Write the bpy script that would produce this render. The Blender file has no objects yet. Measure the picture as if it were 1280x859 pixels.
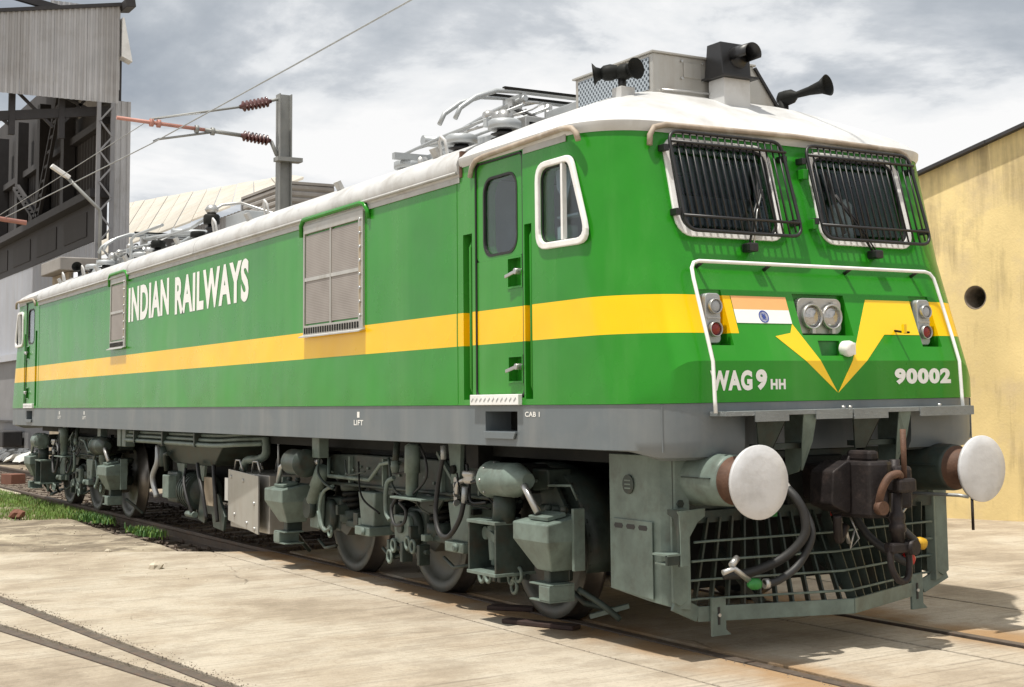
import bpy, bmesh, math, random
from mathutils import Vector, Matrix
R_ = math.radians
random.seed(7)
SC = bpy.context.scene
COL = SC.collection

# ------------------------------------------------------------------ camera
cam_d = bpy.data.cameras.new('camera'); cam = bpy.data.objects.new('camera', cam_d); COL.objects.link(cam)
cam_d.sensor_fit = 'HORIZONTAL'; cam_d.sensor_width = 36.0
cam_d.lens = 1763.12 / 1280 * 36.0
cam_d.shift_x = (640 - 778.0) / 1280; cam_d.shift_y = (334.28 - 429.5) / 1280
cam_d.clip_start = 0.1; cam_d.clip_end = 3000
_r = Vector((0.5536315, 0.83259861, -0.01648351)); _u = Vector((0.08405287, -0.03617585, 0.99580441)); _f = Vector((-0.82850907, 0.55269418, 0.09001039))
cam.matrix_world = Matrix(((_r.x, _u.x, -_f.x, 17.01405), (_r.y, _u.y, -_f.y, -6.39655), (_r.z, _u.z, -_f.z, 1.64794), (0, 0, 0, 1)))
SC.camera = cam

# ------------------------------------------------------------------ light
SUNV = Vector((0.03, -0.30, 1.0)).normalized()
elev = math.asin(SUNV.z); azim = math.atan2(SUNV.x, SUNV.y)
sun_d = bpy.data.lights.new('sun', 'SUN'); sun_d.energy = 5.0; sun_d.angle = R_(1.1); sun_d.color = (1.0, 0.95, 0.86)
sun = bpy.data.objects.new('sun', sun_d); COL.objects.link(sun); sun.location = (0, 0, 40)
sun.rotation_euler = SUNV.to_track_quat('Z', 'Y').to_euler()

W = bpy.data.worlds.new('World'); SC.world = W; W.use_nodes = True
nt = W.node_tree; nt.nodes.clear()
def N(t, kind, **kw):
    n = t.nodes.new(kind)
    for k, v in kw.items():
        if k.startswith('i_'):
            key = k[2:]
            n.inputs[int(key) if key.isdigit() else key].default_value = v
        else: setattr(n, k, v)
    return n
def ramp(t, stops, interp='LINEAR'):
    n = t.nodes.new('ShaderNodeValToRGB'); cr = n.color_ramp; cr.interpolation = interp
    while len(cr.elements) < len(stops): cr.elements.new(0.5)
    for e, (p, c) in zip(cr.elements, stops):
        e.position = p; e.color = (c, c, c, 1) if isinstance(c, (int, float)) else (*c, 1)
    return n
L = nt.links.new
sky = N(nt, 'ShaderNodeTexSky', sky_type='NISHITA', sun_disc=False, sun_elevation=elev, sun_rotation=azim, altitude=600, air_density=1.0, dust_density=2.0)
SKY_SEED = 8.3
tc = N(nt, 'ShaderNodeTexCoord'); sep = N(nt, 'ShaderNodeSeparateXYZ'); L(tc.outputs['Generated'], sep.inputs[0])
zz = N(nt, 'ShaderNodeMath', operation='ADD', i_1=0.22); zc = N(nt, 'ShaderNodeMath', operation='MAXIMUM', i_1=0.0); L(sep.outputs[2], zc.inputs[0]); L(zc.outputs[0], zz.inputs[0])
dx = N(nt, 'ShaderNodeMath', operation='DIVIDE'); dy = N(nt, 'ShaderNodeMath', operation='DIVIDE')
L(sep.outputs[0], dx.inputs[0]); L(zz.outputs[0], dx.inputs[1]); L(sep.outputs[1], dy.inputs[0]); L(zz.outputs[0], dy.inputs[1])
cmb = N(nt, 'ShaderNodeCombineXYZ', i_2=SKY_SEED); L(dx.outputs[0], cmb.inputs[0]); L(dy.outputs[0], cmb.inputs[1])
n1 = N(nt, 'ShaderNodeTexNoise', i_Scale=1.5, i_Detail=10.0, i_Roughness=0.58, i_Distortion=0.22); L(cmb.outputs[0], n1.inputs['Vector'])
n2 = N(nt, 'ShaderNodeTexNoise', i_Scale=1.5, i_Detail=6.0, i_Roughness=0.5); L(cmb.outputs[0], n2.inputs['Vector'])
rc = ramp(nt, [(0.30, (5.8, 6.4, 7.2)), (0.38, (7.4, 8.0, 8.7)), (0.425, (9.2, 9.7, 10.3)), (0.465, (12.4, 12.7, 13.0)), (0.54, (14.6, 14.6, 14.6))]); L(n1.outputs[0], rc.inputs[0])
rm = ramp(nt, [(0.25, 0.88), (0.45, 1.0)]); L(n2.outputs[0], rm.inputs[0])
mx = N(nt, 'ShaderNodeMix', data_type='RGBA'); L(rm.outputs[0], mx.inputs['Factor']); L(sky.outputs[0], mx.inputs['A']); L(rc.outputs[0], mx.inputs['B'])
bg = N(nt, 'ShaderNodeBackground', i_Strength=0.062); L(mx.outputs['Result'], bg.inputs[0])
wo = N(nt, 'ShaderNodeOutputWorld'); L(bg.outputs[0], wo.inputs[0])
vs = SC.view_settings; vs.view_transform = 'Standard'; vs.look = 'None'; vs.exposure = 0.10; vs.gamma = 1.0; vs.use_curve_mapping = False
SC.display_settings.display_device = 'sRGB'
SC.cycles.max_bounces = 6; SC.cycles.transparent_max_bounces = 12

# ------------------------------------------------------------------ materials
MATS = {}
def mat(name, col, rough=0.5, metal=0.0, var=0.12, vscale=3.0, dirt=None, dirt_amt=0.0, dscale=2.0, bump=0.0, bscale=40.0, coat=0.0, streak=None, spec=0.5):
    """procedural paint/metal: value variation, optional dirt patches, vertical streaks and fine bump"""
    m = bpy.data.materials.new(name); m.use_nodes = True; t = m.node_tree; t.nodes.clear(); K = t.links.new
    out = N(t, 'ShaderNodeOutputMaterial'); b = N(t, 'ShaderNodeBsdfPrincipled', i_Roughness=rough, i_Metallic=metal)
    b.inputs['Coat Weight'].default_value = coat; b.inputs['Coat Roughness'].default_value = 0.08
    b.inputs['Specular IOR Level'].default_value = spec
    K(b.outputs[0], out.inputs[0])
    g = N(t, 'ShaderNodeNewGeometry')
    no = N(t, 'ShaderNodeTexNoise', i_Scale=vscale, i_Detail=5.0, i_Roughness=0.6); K(g.outputs['Position'], no.inputs['Vector'])
    r = ramp(t, [(0.3, 1 - var), (0.7, 1 + var)]); K(no.outputs[0], r.inputs[0])
    mu = N(t, 'ShaderNodeMix', data_type='RGBA', blend_type='MULTIPLY'); mu.inputs['Factor'].default_value = 1.0
    mu.inputs['A'].default_value = (*col, 1); K(r.outputs[0], mu.inputs['B'])
    cur = mu.outputs['Result']
    if dirt:
        nd = N(t, 'ShaderNodeTexNoise', i_Scale=dscale, i_Detail=8.0, i_Roughness=0.65); K(g.outputs['Position'], nd.inputs['Vector'])
        rd = ramp(t, [(0.5, 0.0), (0.72, dirt_amt)]); K(nd.outputs[0], rd.inputs[0])
        md = N(t, 'ShaderNodeMix', data_type='RGBA'); K(rd.outputs[0], md.inputs['Factor']); K(cur, md.inputs['A']); md.inputs['B'].default_value = (*dirt, 1)
        cur = md.outputs['Result']
    if streak:
        scol, samt, sx, sz = streak
        mp = N(t, 'ShaderNodeMapping'); mp.inputs['Scale'].default_value = (sx, sx, sz); K(g.outputs['Position'], mp.inputs['Vector'])
        ns = N(t, 'ShaderNodeTexNoise', i_Scale=1.0, i_Detail=6.0, i_Roughness=0.6); K(mp.outputs[0], ns.inputs['Vector'])
        rs = ramp(t, [(0.48, 0.0), (0.75, samt)]); K(ns.outputs[0], rs.inputs[0])
        ms = N(t, 'ShaderNodeMix', data_type='RGBA'); K(rs.outputs[0], ms.inputs['Factor']); K(cur, ms.inputs['A']); ms.inputs['B'].default_value = (*scol, 1)
        cur = ms.outputs['Result']
    K(cur, b.inputs['Base Color'])
    rr = N(t, 'ShaderNodeMapRange', i_3=max(rough - 0.08, 0.02), i_4=min(rough + 0.12, 1)); K(no.outputs[0], rr.inputs[0]); K(rr.outputs[0], b.inputs['Roughness'])
    if bump:
        nb = N(t, 'ShaderNodeTexNoise', i_Scale=bscale, i_Detail=4.0); K(g.outputs['Position'], nb.inputs['Vector'])
        bp = N(t, 'ShaderNodeBump', i_Strength=bump, i_Distance=0.01); K(nb.outputs[0], bp.inputs['Height']); K(bp.outputs[0], b.inputs['Normal'])
    MATS[name] = m; m['b'] = 1
    return m
GREEN = (0.019, 0.225, 0.011); YEL = (0.92, 0.58, 0.003)
mat('green', GREEN, 0.26, var=0.16, vscale=0.8, coat=0.12, spec=0.28, dirt=(0.040, 0.25, 0.030), dirt_amt=0.35, dscale=1.3, streak=((0.085, 0.28, 0.06), 0.50, 2.2, 0.10))  # pale streaks mix weathering with soft vertical reflections painted into the colour
mat('yellow', YEL, 0.3, var=0.05, vscale=1.2, coat=0.3)
mat('orange', (0.82, 0.40, 0.15), 0.35, var=0.04)
mat('white', (0.80, 0.80, 0.79), 0.4, var=0.06, vscale=5, dirt=(0.45, 0.42, 0.36), dirt_amt=0.35, dscale=6)
mat('letter', (0.80, 0.80, 0.77), 0.35, var=0.04)
mat('navy', (0.03, 0.06, 0.28), 0.4)
mat('roofwhite', (0.56, 0.565, 0.565), 0.42, var=0.07, vscale=2.0, dirt=(0.36, 0.34, 0.31), dirt_amt=0.7, dscale=2.2, streak=((0.36, 0.345, 0.325), 0.55, 3.0, 1.0))
mat('roofside', (0.53, 0.535, 0.535), 0.45, var=0.10, vscale=2.0, dirt=(0.27, 0.25, 0.22), dirt_amt=0.6, dscale=3.0, streak=((0.30, 0.28, 0.26), 0.5, 5.0, 1.5))
mat('roofgrey', (0.42, 0.42, 0.41), 0.5, var=0.1, dirt=(0.20, 0.17, 0.13), dirt_amt=0.5, dscale=4)
mat('skirt', (0.120, 0.143, 0.157), 0.38, var=0.10, vscale=2.0, dirt=(0.19, 0.197, 0.195), dirt_amt=0.5, dscale=2.2, streak=((0.23, 0.235, 0.23), 0.5, 3.0, 0.2))
mat('frame', (0.038, 0.051, 0.044), 0.40, var=0.35, vscale=7, spec=0.25, dirt=(0.055, 0.043, 0.030), dirt_amt=0.8, dscale=6.0, bump=0.08, bscale=60)  # grey-green paint, darkened to carry the shade among the running gear
mat('frame_lt', (0.140, 0.180, 0.157), 0.42, spec=0.3, var=0.25, vscale=6, dirt=(0.085, 0.085, 0.068), dirt_amt=0.6, dscale=7.0, bump=0.05, bscale=60)  # same paint made lighter, putting highlights into the colour
mat('frame_dk', (0.012, 0.013, 0.012), 0.6, spec=0.15, var=0.3, vscale=6, dirt=(0.03, 0.025, 0.02), dirt_amt=0.5, dscale=5)  # near-black, for dark parts and for shade put into the gaps
mat('wheel', (0.075, 0.078, 0.066), 0.45, 0.25, var=0.2, vscale=7, dirt=(0.09, 0.06, 0.04), dirt_amt=0.6, dscale=6)
mat('tyre', (0.24, 0.22, 0.20), 0.33, 0.85, var=0.2)
mat('steel', (0.46, 0.46, 0.45), 0.32, 0.75, var=0.12, dirt=(0.30, 0.27, 0.23), dirt_amt=0.5, dscale=5)
mat('stainless', (0.44, 0.43, 0.40), 0.36, 0.45, var=0.10, dirt=(0.26, 0.22, 0.17), dirt_amt=0.5, dscale=3, streak=((0.30, 0.26, 0.21), 0.5, 8.0, 0.6))
mat('galv', (0.40, 0.42, 0.43), 0.42, 0.45, var=0.12, dirt=(0.25, 0.24, 0.22), dirt_amt=0.4)
mat('black', (0.012, 0.012, 0.013), 0.42, var=0.2)
mat('rubber', (0.016, 0.016, 0.016), 0.55, var=0.3, bump=0.1, bscale=30)
mat('coupler', (0.022, 0.018, 0.018), 0.5, 0.2, spec=0.3, var=0.3, vscale=9, dirt=(0.065, 0.048, 0.043), dirt_amt=0.6, dscale=10, bump=0.25, bscale=45)
mat('railgrey', (0.105, 0.083, 0.066), 0.6, 0.3, var=0.3, vscale=10, dirt=(0.16, 0.085, 0.05), dirt_amt=0.6, dscale=9, bump=0.3, bscale=70)
mat('rust', (0.10, 0.050, 0.030), 0.7, 0.1, var=0.3, vscale=12, dirt=(0.08, 0.04, 0.025), dirt_amt=0.7, dscale=14, bump=0.3, bscale=80)
mat('bufferface', (0.60, 0.605, 0.62), 0.40, 0.1, var=0.07, vscale=5, dirt=(0.36, 0.355, 0.35), dirt_amt=0.6, dscale=3.2, bump=0.15, bscale=30, streak=((0.42, 0.415, 0.41), 0.5, 6.0, 16.0))
mat('red', (0.36, 0.015, 0.012), 0.4, var=0.25, vscale=20); mat('redlens', (0.22, 0.015, 0.012), 0.12); mat('gutter', (0.33, 0.27, 0.21), 0.6, var=0.2, vscale=6, dirt=(0.55, 0.53, 0.48), dirt_amt=0.7, dscale=5)
mat('yellowpart', (0.50, 0.29, 0.012), 0.45, var=0.2, vscale=20)
mat('greenpart', (0.02, 0.17, 0.03), 0.45, var=0.25, vscale=20)
mat('tread', (0.22, 0.24, 0.245), 0.4, 0.3, var=0.15, bump=0.0)
mat('wood', (0.030, 0.014, 0.011), 0.7, var=0.35, vscale=14, bump=0.3)
mat('seat', (0.62, 0.57, 0.46), 0.8); mat('cabin_in', (0.40, 0.42, 0.44), 0.7); mat('cloth', (0.55, 0.58, 0.60), 0.7); mat('bulk', (0.62, 0.65, 0.68), 0.7)
mat('stone', (0.42, 0.37, 0.29), 0.9, var=0.3, vscale=12, bump=0.6, bscale=40)
mat('ballast', (0.10, 0.075, 0.058), 0.9, var=0.45, vscale=14, bump=0.5, bscale=50)
mat('sleeper', (0.16, 0.13, 0.10), 0.9, var=0.3, vscale=8, bump=0.4)
mat('brownbrick', (0.16, 0.07, 0.045), 0.9, var=0.2)
mat('insul', (0.075, 0.020, 0.017), 0.3, var=0.15, coat=0.3)
mat('shed_dark', (0.042, 0.040, 0.042), 0.8, var=0.2, vscale=0.6, streak=((0.075, 0.07, 0.07), 0.4, 1.5, 0.1))  # shade inside the shed is put into this dark colour
mat('shed_sheet', (0.44, 0.44, 0.45), 0.55, 0.1, var=0.12, vscale=0.7, dirt=(0.26, 0.235, 0.21), dirt_amt=0.5, dscale=0.8, streak=((0.22, 0.20, 0.18), 0.6, 2.5, 0.12))
mat('shed_pale', (0.46, 0.48, 0.53), 0.55, 0.1, var=0.1, vscale=0.5, streak=((0.40, 0.38, 0.36), 0.5, 2.0, 0.12))
mat('shed_steel', (0.24, 0.24, 0.25), 0.6, 0.2, var=0.15, vscale=1.0)
mat('shed_beam', (0.035, 0.033, 0.035), 0.7, var=0.2)  # dark steel; its colour also carries the shade inside the shed
mat('paleroof', (0.47, 0.44, 0.385), 0.7, var=0.10, vscale=0.35, dirt=(0.42, 0.34, 0.25), dirt_amt=0.6, dscale=0.5)
mat('tan', (0.36, 0.30, 0.22), 0.85, var=0.2, vscale=1.5, dirt=(0.14, 0.11, 0.08), dirt_amt=0.6, dscale=1.0)
mat('cabin', (0.30, 0.285, 0.27), 0.75, var=0.15, vscale=1.0, dirt=(0.17, 0.14, 0.12), dirt_amt=0.5, dscale=1.5)
mat('tubered', (0.42, 0.20, 0.16), 0.6, var=0.2); mat('mastc', (0.27, 0.275, 0.265), 0.55, 0.3, var=0.15)
mat('rubblewhite', (0.62, 0.62, 0.60), 0.9, var=0.15, bump=0.5)
mat('lampglass', (0.75, 0.75, 0.74), 0.15)

def glass(name, tint, opac, rough=0.03):
    m = bpy.data.materials.new(name); m.use_nodes = True; t = m.node_tree; t.nodes.clear(); K = t.links.new
    out = N(t, 'ShaderNodeOutputMaterial'); tr = N(t, 'ShaderNodeBsdfTransparent'); tr.inputs[0].default_value = (*tint, 1)
    gl = N(t, 'ShaderNodeBsdfGlossy', i_Roughness=rough); gl.inputs[0].default_value = (1, 1, 1, 1)
    lw = N(t, 'ShaderNodeLayerWeight', i_Blend=0.5); fr = N(t, 'ShaderNodeMath', operation='POWER', i_1=5.0); K(lw.outputs['Facing'], fr.inputs[0]); ad = N(t, 'ShaderNodeMath', operation='MULTIPLY_ADD', i_1=0.9, i_2=opac); K(fr.outputs[0], ad.inputs[0])
    mxs = N(t, 'ShaderNodeMixShader'); K(ad.outputs[0], mxs.inputs[0]); K(tr.outputs[0], mxs.inputs[1]); K(gl.outputs[0], mxs.inputs[2]); K(mxs.outputs[0], out.inputs[0])
    MATS[name] = m
glass('glass', (0.72, 0.78, 0.82), 0.035); glass('lens', (0.9, 0.9, 0.9), 0.30)

def body_paint():
    """green body, yellow waist band by height (painted on the real thing)"""
    m = MATS['green'].copy(); m.name = 'bodypaint'; t = m.node_tree; K = t.links.new
    b = [n for n in t.nodes if n.type == 'BSDF_PRINCIPLED'][0]
    src = b.inputs['Base Color'].links[0].from_socket
    g = N(t, 'ShaderNodeNewGeometry'); s = N(t, 'ShaderNodeSeparateXYZ'); K(g.outputs['Position'], s.inputs[0])
    def cmp(sock, op, v):
        n = N(t, 'ShaderNodeMath', operation=op, i_1=v); K(sock, n.inputs[0]); return n.outputs[0]
    def mulv(a, c):
        n = N(t, 'ShaderNodeMath', operation='MULTIPLY'); K(a, n.inputs[0]); K(c, n.inputs[1]); return n.outputs[0]
    band = mulv(cmp(s.outputs[2], 'GREATER_THAN', 2.029), cmp(s.outputs[2], 'LESS_THAN', 2.276))
    ax = N(t, 'ShaderNodeMath', operation='ABSOLUTE'); K(s.outputs[0], ax.inputs[0])
    nose = mulv(mulv(cmp(ax.outputs[0], 'GREATER_THAN', 9.60), cmp(s.outputs[1], 'GREATER_THAN', -0.765)), cmp(s.outputs[1], 'LESS_THAN', 0.86))
    inv = N(t, 'ShaderNodeMath', operation='SUBTRACT', i_0=1.0); K(nose, inv.inputs[1])
    f = mulv(band, inv.outputs[0])
    no = N(t, 'ShaderNodeTexNoise', i_Scale=1.1, i_Detail=4.0); K(g.outputs['Position'], no.inputs['Vector'])
    ry = ramp(t, [(0.35, (0.86, 0.49, 0.001)), (0.65, (0.93, 0.56, 0.001))]); K(no.outputs[0], ry.inputs[0])
    mxx = N(t, 'ShaderNodeMix', data_type='RGBA'); K(f, mxx.inputs['Factor']); K(src, mxx.inputs['A']); K(ry.outputs[0], mxx.inputs['B'])
    K(mxx.outputs['Result'], b.inputs['Base Color'])
    # faint panel waviness
    nb = N(t, 'ShaderNodeTexNoise', i_Scale=1.1, i_Detail=2.0); K(g.outputs['Position'], nb.inputs['Vector'])
    bp = N(t, 'ShaderNodeBump', i_Strength=0.45, i_Distance=0.05); K(nb.outputs[0], bp.inputs['Height']); K(bp.outputs[0], b.inputs['Normal'])
    MATS['bodypaint'] = m
body_paint()

def mesh_mat(name, base, hole, sc, rough=0.6, metal=0.3, kind='grid'):
    """woven wire / perforated sheet"""
    m = bpy.data.materials.new(name); m.use_nodes = True; t = m.node_tree; t.nodes.clear(); K = t.links.new
    out = N(t, 'ShaderNodeOutputMaterial'); b = N(t, 'ShaderNodeBsdfPrincipled', i_Roughness=rough, i_Metallic=metal); K(b.outputs[0], out.inputs[0])
    g = N(t, 'ShaderNodeNewGeometry'); mp = N(t, 'ShaderNodeMapping'); mp.inputs['Scale'].default_value = (sc, sc, sc); K(g.outputs['Position'], mp.inputs['Vector'])
    if kind == 'diag': mp.inputs['Rotation'].default_value = (0, R_(40), 0)
    ck = N(t, 'ShaderNodeTexVoronoi' if kind == 'diag' else 'ShaderNodeTexBrick')
    if kind == 'diag':
        mp.inputs['Rotation'].default_value = (0, 0, 0)
        s = N(t, 'ShaderNodeSeparateXYZ'); K(mp.outputs[0], s.inputs[0])
        def sn(sock, ph):
            n = N(t, 'ShaderNodeMath', operation='SINE'); K(sock, n.inputs[0]); return n.outputs[0]
        a = sn(s.outputs[0], 0); c = sn(s.outputs[2], 0)
        mu = N(t, 'ShaderNodeMath', operation='MULTIPLY'); K(a, mu.inputs[0]); K(c, mu.inputs[1])
        rp = ramp(t, [(0.06, 0.0), (0.16, 1.0)]); K(mu.outputs[0], rp.inputs[0]); fac = rp.outputs[0]
    else:
        nz = N(t, 'ShaderNodeTexNoise', i_Scale=4.0, i_Detail=6.0); K(g.outputs['Position'], nz.inputs['Vector'])
        s = N(t, 'ShaderNodeSeparateXYZ'); K(mp.outputs[0], s.inputs[0])
        n = N(t, 'ShaderNodeMath', operation='SINE'); K(s.outputs[2], n.inputs[0])
        mu = N(t, 'ShaderNodeMath', operation='MULTIPLY_ADD', i_1=0.35, i_2=0.0); K(n.outputs[0], mu.inputs[0])
        ad = N(t, 'ShaderNodeMath', operation='ADD'); K(mu.outputs[0], ad.inputs[0]); K(nz.outputs[0], ad.inputs[1])
        rp = ramp(t, [(0.2, 0.0), (0.9, 1.0)]); K(ad.outputs[0], rp.inputs[0]); fac = rp.outputs[0]
    mi = N(t, 'ShaderNodeMix', data_type='RGBA'); K(fac, mi.inputs['Factor']); mi.inputs['A'].default_value = (*base, 1); mi.inputs['B'].default_value = (*hole, 1)
    K(mi.outputs['Result'], b.inputs['Base Color']); MATS[name] = m
mesh_mat('wiremesh', (0.36, 0.33, 0.31), (0.24, 0.215, 0.20), 420)
mesh_mat('perf', (0.40, 0.45, 0.50), (0.07, 0.085, 0.10), 135, kind='diag')

def treadplate():
    m = MATS['tread']; t = m.node_tree; K = t.links.new; b = [n for n in t.nodes if n.type == 'BSDF_PRINCIPLED'][0]
    g = N(t, 'ShaderNodeNewGeometry'); ch = N(t, 'ShaderNodeTexChecker', i_Scale=32.0)
    mp = N(t, 'ShaderNodeMapping'); mp.inputs['Rotation'].default_value = (0.6, 0.6, 0.78); K(g.outputs['Position'], mp.inputs['Vector']); K(mp.outputs[0], ch.inputs['Vector'])
    bp = N(t, 'ShaderNodeBump', i_Strength=0.6, i_Distance=0.004); K(ch.outputs['Fac'], bp.inputs['Height']); K(bp.outputs[0], b.inputs['Normal'])
treadplate()

def concrete(name, c0, c1, c2, rough=0.85, broom=1.0, wear=0.35):
    """broom-finished slab: streaks across the track, blotches, rust stain beside the rails, hairline cracks"""
    m = bpy.data.materials.new(name); m.use_nodes = True; t = m.node_tree; t.nodes.clear(); K = t.links.new
    out = N(t, 'ShaderNodeOutputMaterial'); b = N(t, 'ShaderNodeBsdfPrincipled', i_Roughness=rough); K(b.outputs[0], out.inputs[0])
    b.inputs['Specular IOR Level'].default_value = 0.25
    g = N(t, 'ShaderNodeNewGeometry'); pos = g.outputs['Position']
    big = N(t, 'ShaderNodeTexNoise', i_Scale=0.55, i_Detail=9.0, i_Roughness=0.66, i_Distortion=0.2); K(pos, big.inputs['Vector'])
    rb = ramp(t, [(0.33, c2), (0.46, c0), (0.58, c1), (0.75, c0)]); K(big.outputs[0], rb.inputs[0])
    mp = N(t, 'ShaderNodeMapping'); mp.inputs['Scale'].default_value = (24.0, 0.8, 1.0); mp.inputs['Rotation'].default_value = (0, 0, R_(-7)); K(pos, mp.inputs['Vector'])
    st = N(t, 'ShaderNodeTexNoise', i_Scale=1.0, i_Detail=5.0, i_Roughness=0.62, i_Distortion=0.0); K(mp.outputs[0], st.inputs['Vector'])
    rs = ramp(t, [(0.34, 1 - 0.55 * broom), (0.43, 1 - 0.12 * broom), (0.52, 1.0), (0.68, 1 + 0.13 * broom)]); K(st.outputs[0], rs.inputs[0])
    mu = N(t, 'ShaderNodeMix', data_type='RGBA', blend_type='MULTIPLY'); K(rb.outputs[0], mu.inputs['A']); K(rs.outputs[0], mu.inputs['B'])
    sm_ = N(t, 'ShaderNodeTexNoise', i_Scale=0.8, i_Detail=4.0, i_Roughness=0.6, i_Distortion=0.3); K(pos, sm_.inputs['Vector']); rsm = ramp(t, [(0.36, 0.25), (0.60, 1.0)]); K(sm_.outputs[0], rsm.inputs[0]); K(rsm.outputs[0], mu.inputs['Factor'])
    fi = N(t, 'ShaderNodeTexNoise', i_Scale=34.0, i_Detail=6.0, i_Roughness=0.75); K(pos, fi.inputs['Vector'])
    rf = ramp(t, [(0.30, 0.55), (0.45, 0.97), (0.75, 1.12)]); K(fi.outputs[0], rf.inputs[0])
    m2 = N(t, 'ShaderNodeMix', data_type='RGBA', blend_type='MULTIPLY'); m2.inputs['Factor'].default_value = 0.75; K(mu.outputs['Result'], m2.inputs['A']); K(rf.outputs[0], m2.inputs['B'])
    wn_ = N(t, 'ShaderNodeTexNoise', i_Scale=1.9, i_Detail=10.0, i_Roughness=0.72, i_Distortion=0.15); mpw = N(t, 'ShaderNodeMapping'); mpw.inputs['Scale'].default_value = (1.25, 0.95, 1.0); K(pos, mpw.inputs['Vector']); K(mpw.outputs[0], wn_.inputs['Vector'])
    rw = ramp(t, [(0.48, 0.0), (0.58, wear), (0.70, min(1, wear * 1.5))]); K(wn_.outputs[0], rw.inputs[0])
    m2b = N(t, 'ShaderNodeMix', data_type='RGBA'); K(rw.outputs[0], m2b.inputs['Factor']); K(m2.outputs['Result'], m2b.inputs['A']); m2b.inputs['B'].default_value = (*[c * .92 for c in c2], 1)
    sp = N(t, 'ShaderNodeTexNoise', i_Scale=9.0, i_Detail=9.0, i_Roughness=0.8); K(pos, sp.inputs['Vector']); rsp = ramp(t, [(0.62, 0.0), (0.70, 0.45)]); K(sp.outputs[0], rsp.inputs[0])
    m2c = N(t, 'ShaderNodeMix', data_type='RGBA'); K(rsp.outputs[0], m2c.inputs['Factor']); K(m2b.outputs['Result'], m2c.inputs['A']); m2c.inputs['B'].default_value = (0.15, 0.12, 0.085, 1); m2 = m2c
    # rust and oil stain along the rails
    s = N(t, 'ShaderNodeSeparateXYZ'); K(pos, s.inputs[0])
    wv = N(t, 'ShaderNodeTexNoise', i_Scale=1.6, i_Detail=6.0); K(pos, wv.inputs['Vector'])
    ay = N(t, 'ShaderNodeMath', operation='ABSOLUTE'); K(s.outputs[1], ay.inputs[0])
    dd = N(t, 'ShaderNodeMath', operation='SUBTRACT', i_1=0.95); K(ay.outputs[0], dd.inputs[0]); da = N(t, 'ShaderNodeMath', operation='ABSOLUTE'); K(dd.outputs[0], da.inputs[0])
    dm = N(t, 'ShaderNodeMath', operation='MULTIPLY_ADD', i_1=-1.35, i_2=1.0); K(da.outputs[0], dm.inputs[0])
    sm = N(t, 'ShaderNodeMath', operation='MULTIPLY'); K(dm.outputs[0], sm.inputs[0]); K(wv.outputs[0], sm.inputs[1])
    rr = ramp(t, [(0.24, 0.0), (0.46, 0.80)]); K(sm.outputs[0], rr.inputs[0])
    m3 = N(t, 'ShaderNodeMix', data_type='RGBA'); K(rr.outputs[0], m3.inputs['Factor']); K(m2.outputs['Result'], m3.inputs['A']); m3.inputs['B'].default_value = (0.30, 0.175, 0.075, 1)
    # hairline cracks
    vo = N(t, 'ShaderNodeTexVoronoi', feature='DISTANCE_TO_EDGE', i_Scale=0.42); wp = N(t, 'ShaderNodeTexNoise', i_Scale=2.2, i_Detail=6.0)
    K(pos, wp.inputs['Vector']); mixv = N(t, 'ShaderNodeMix', data_type='RGBA'); mixv.inputs['Factor'].default_value = 0.16; K(pos, mixv.inputs['A']); K(wp.outputs['Color'], mixv.inputs['B']); K(mixv.outputs['Result'], vo.inputs['Vector'])
    rk = ramp(t, [(0.0, 1.0), (0.0035, 0.0)]); K(vo.outputs['Distance'], rk.inputs[0])
    cm = N(t, 'ShaderNodeTexNoise', i_Scale=0.9, i_Detail=3.0); K(pos, cm.inputs['Vector']); rcm = ramp(t, [(0.50, 0.0), (0.62, 0.75)]); K(cm.outputs[0], rcm.inputs[0])
    km = N(t, 'ShaderNodeMath', operation='MULTIPLY'); K(rk.outputs[0], km.inputs[0]); K(rcm.outputs[0], km.inputs[1])
    m4 = N(t, 'ShaderNodeMix', data_type='RGBA'); K(km.outputs[0], m4.inputs['Factor']); K(m3.outputs['Result'], m4.inputs['A']); m4.inputs['B'].default_value = (0.10, 0.08, 0.06, 1)
    K(m4.outputs['Result'], b.inputs['Base Color'])
    ha = N(t, 'ShaderNodeMath', operation='ADD'); K(st.outputs[0], ha.inputs[0]); K(fi.outputs[0], ha.inputs[1])
    hs = N(t, 'ShaderNodeMath', operation='MULTIPLY_ADD', i_1=-0.8); K(km.outputs[0], hs.inputs[0]); K(ha.outputs[0], hs.inputs[2])
    bp = N(t, 'ShaderNodeBump', i_Strength=0.8, i_Distance=0.014); K(hs.outputs[0], bp.inputs['Height']); K(bp.outputs[0], b.inputs['Normal'])
    MATS[name] = m
concrete('concrete', (0.395, 0.335, 0.258), (0.47, 0.418, 0.338), (0.255, 0.208, 0.155), broom=0.70, wear=0.36)
concrete('oldconcrete', (0.27, 0.225, 0.165), (0.47, 0.41, 0.31), (0.15, 0.122, 0.09), broom=0.25, wear=0.85)
mat('dirt', (0.26, 0.215, 0.155), 0.95, var=0.3, vscale=1.2, dirt=(0.16, 0.125, 0.085), dirt_amt=0.7, dscale=0.9, bump=0.7, bscale=18)
mat('grass', (0.12, 0.21, 0.03), 0.6, var=0.45, vscale=3.5)
mat('weed', (0.045, 0.125, 0.022), 0.6, var=0.4, vscale=5)
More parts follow.
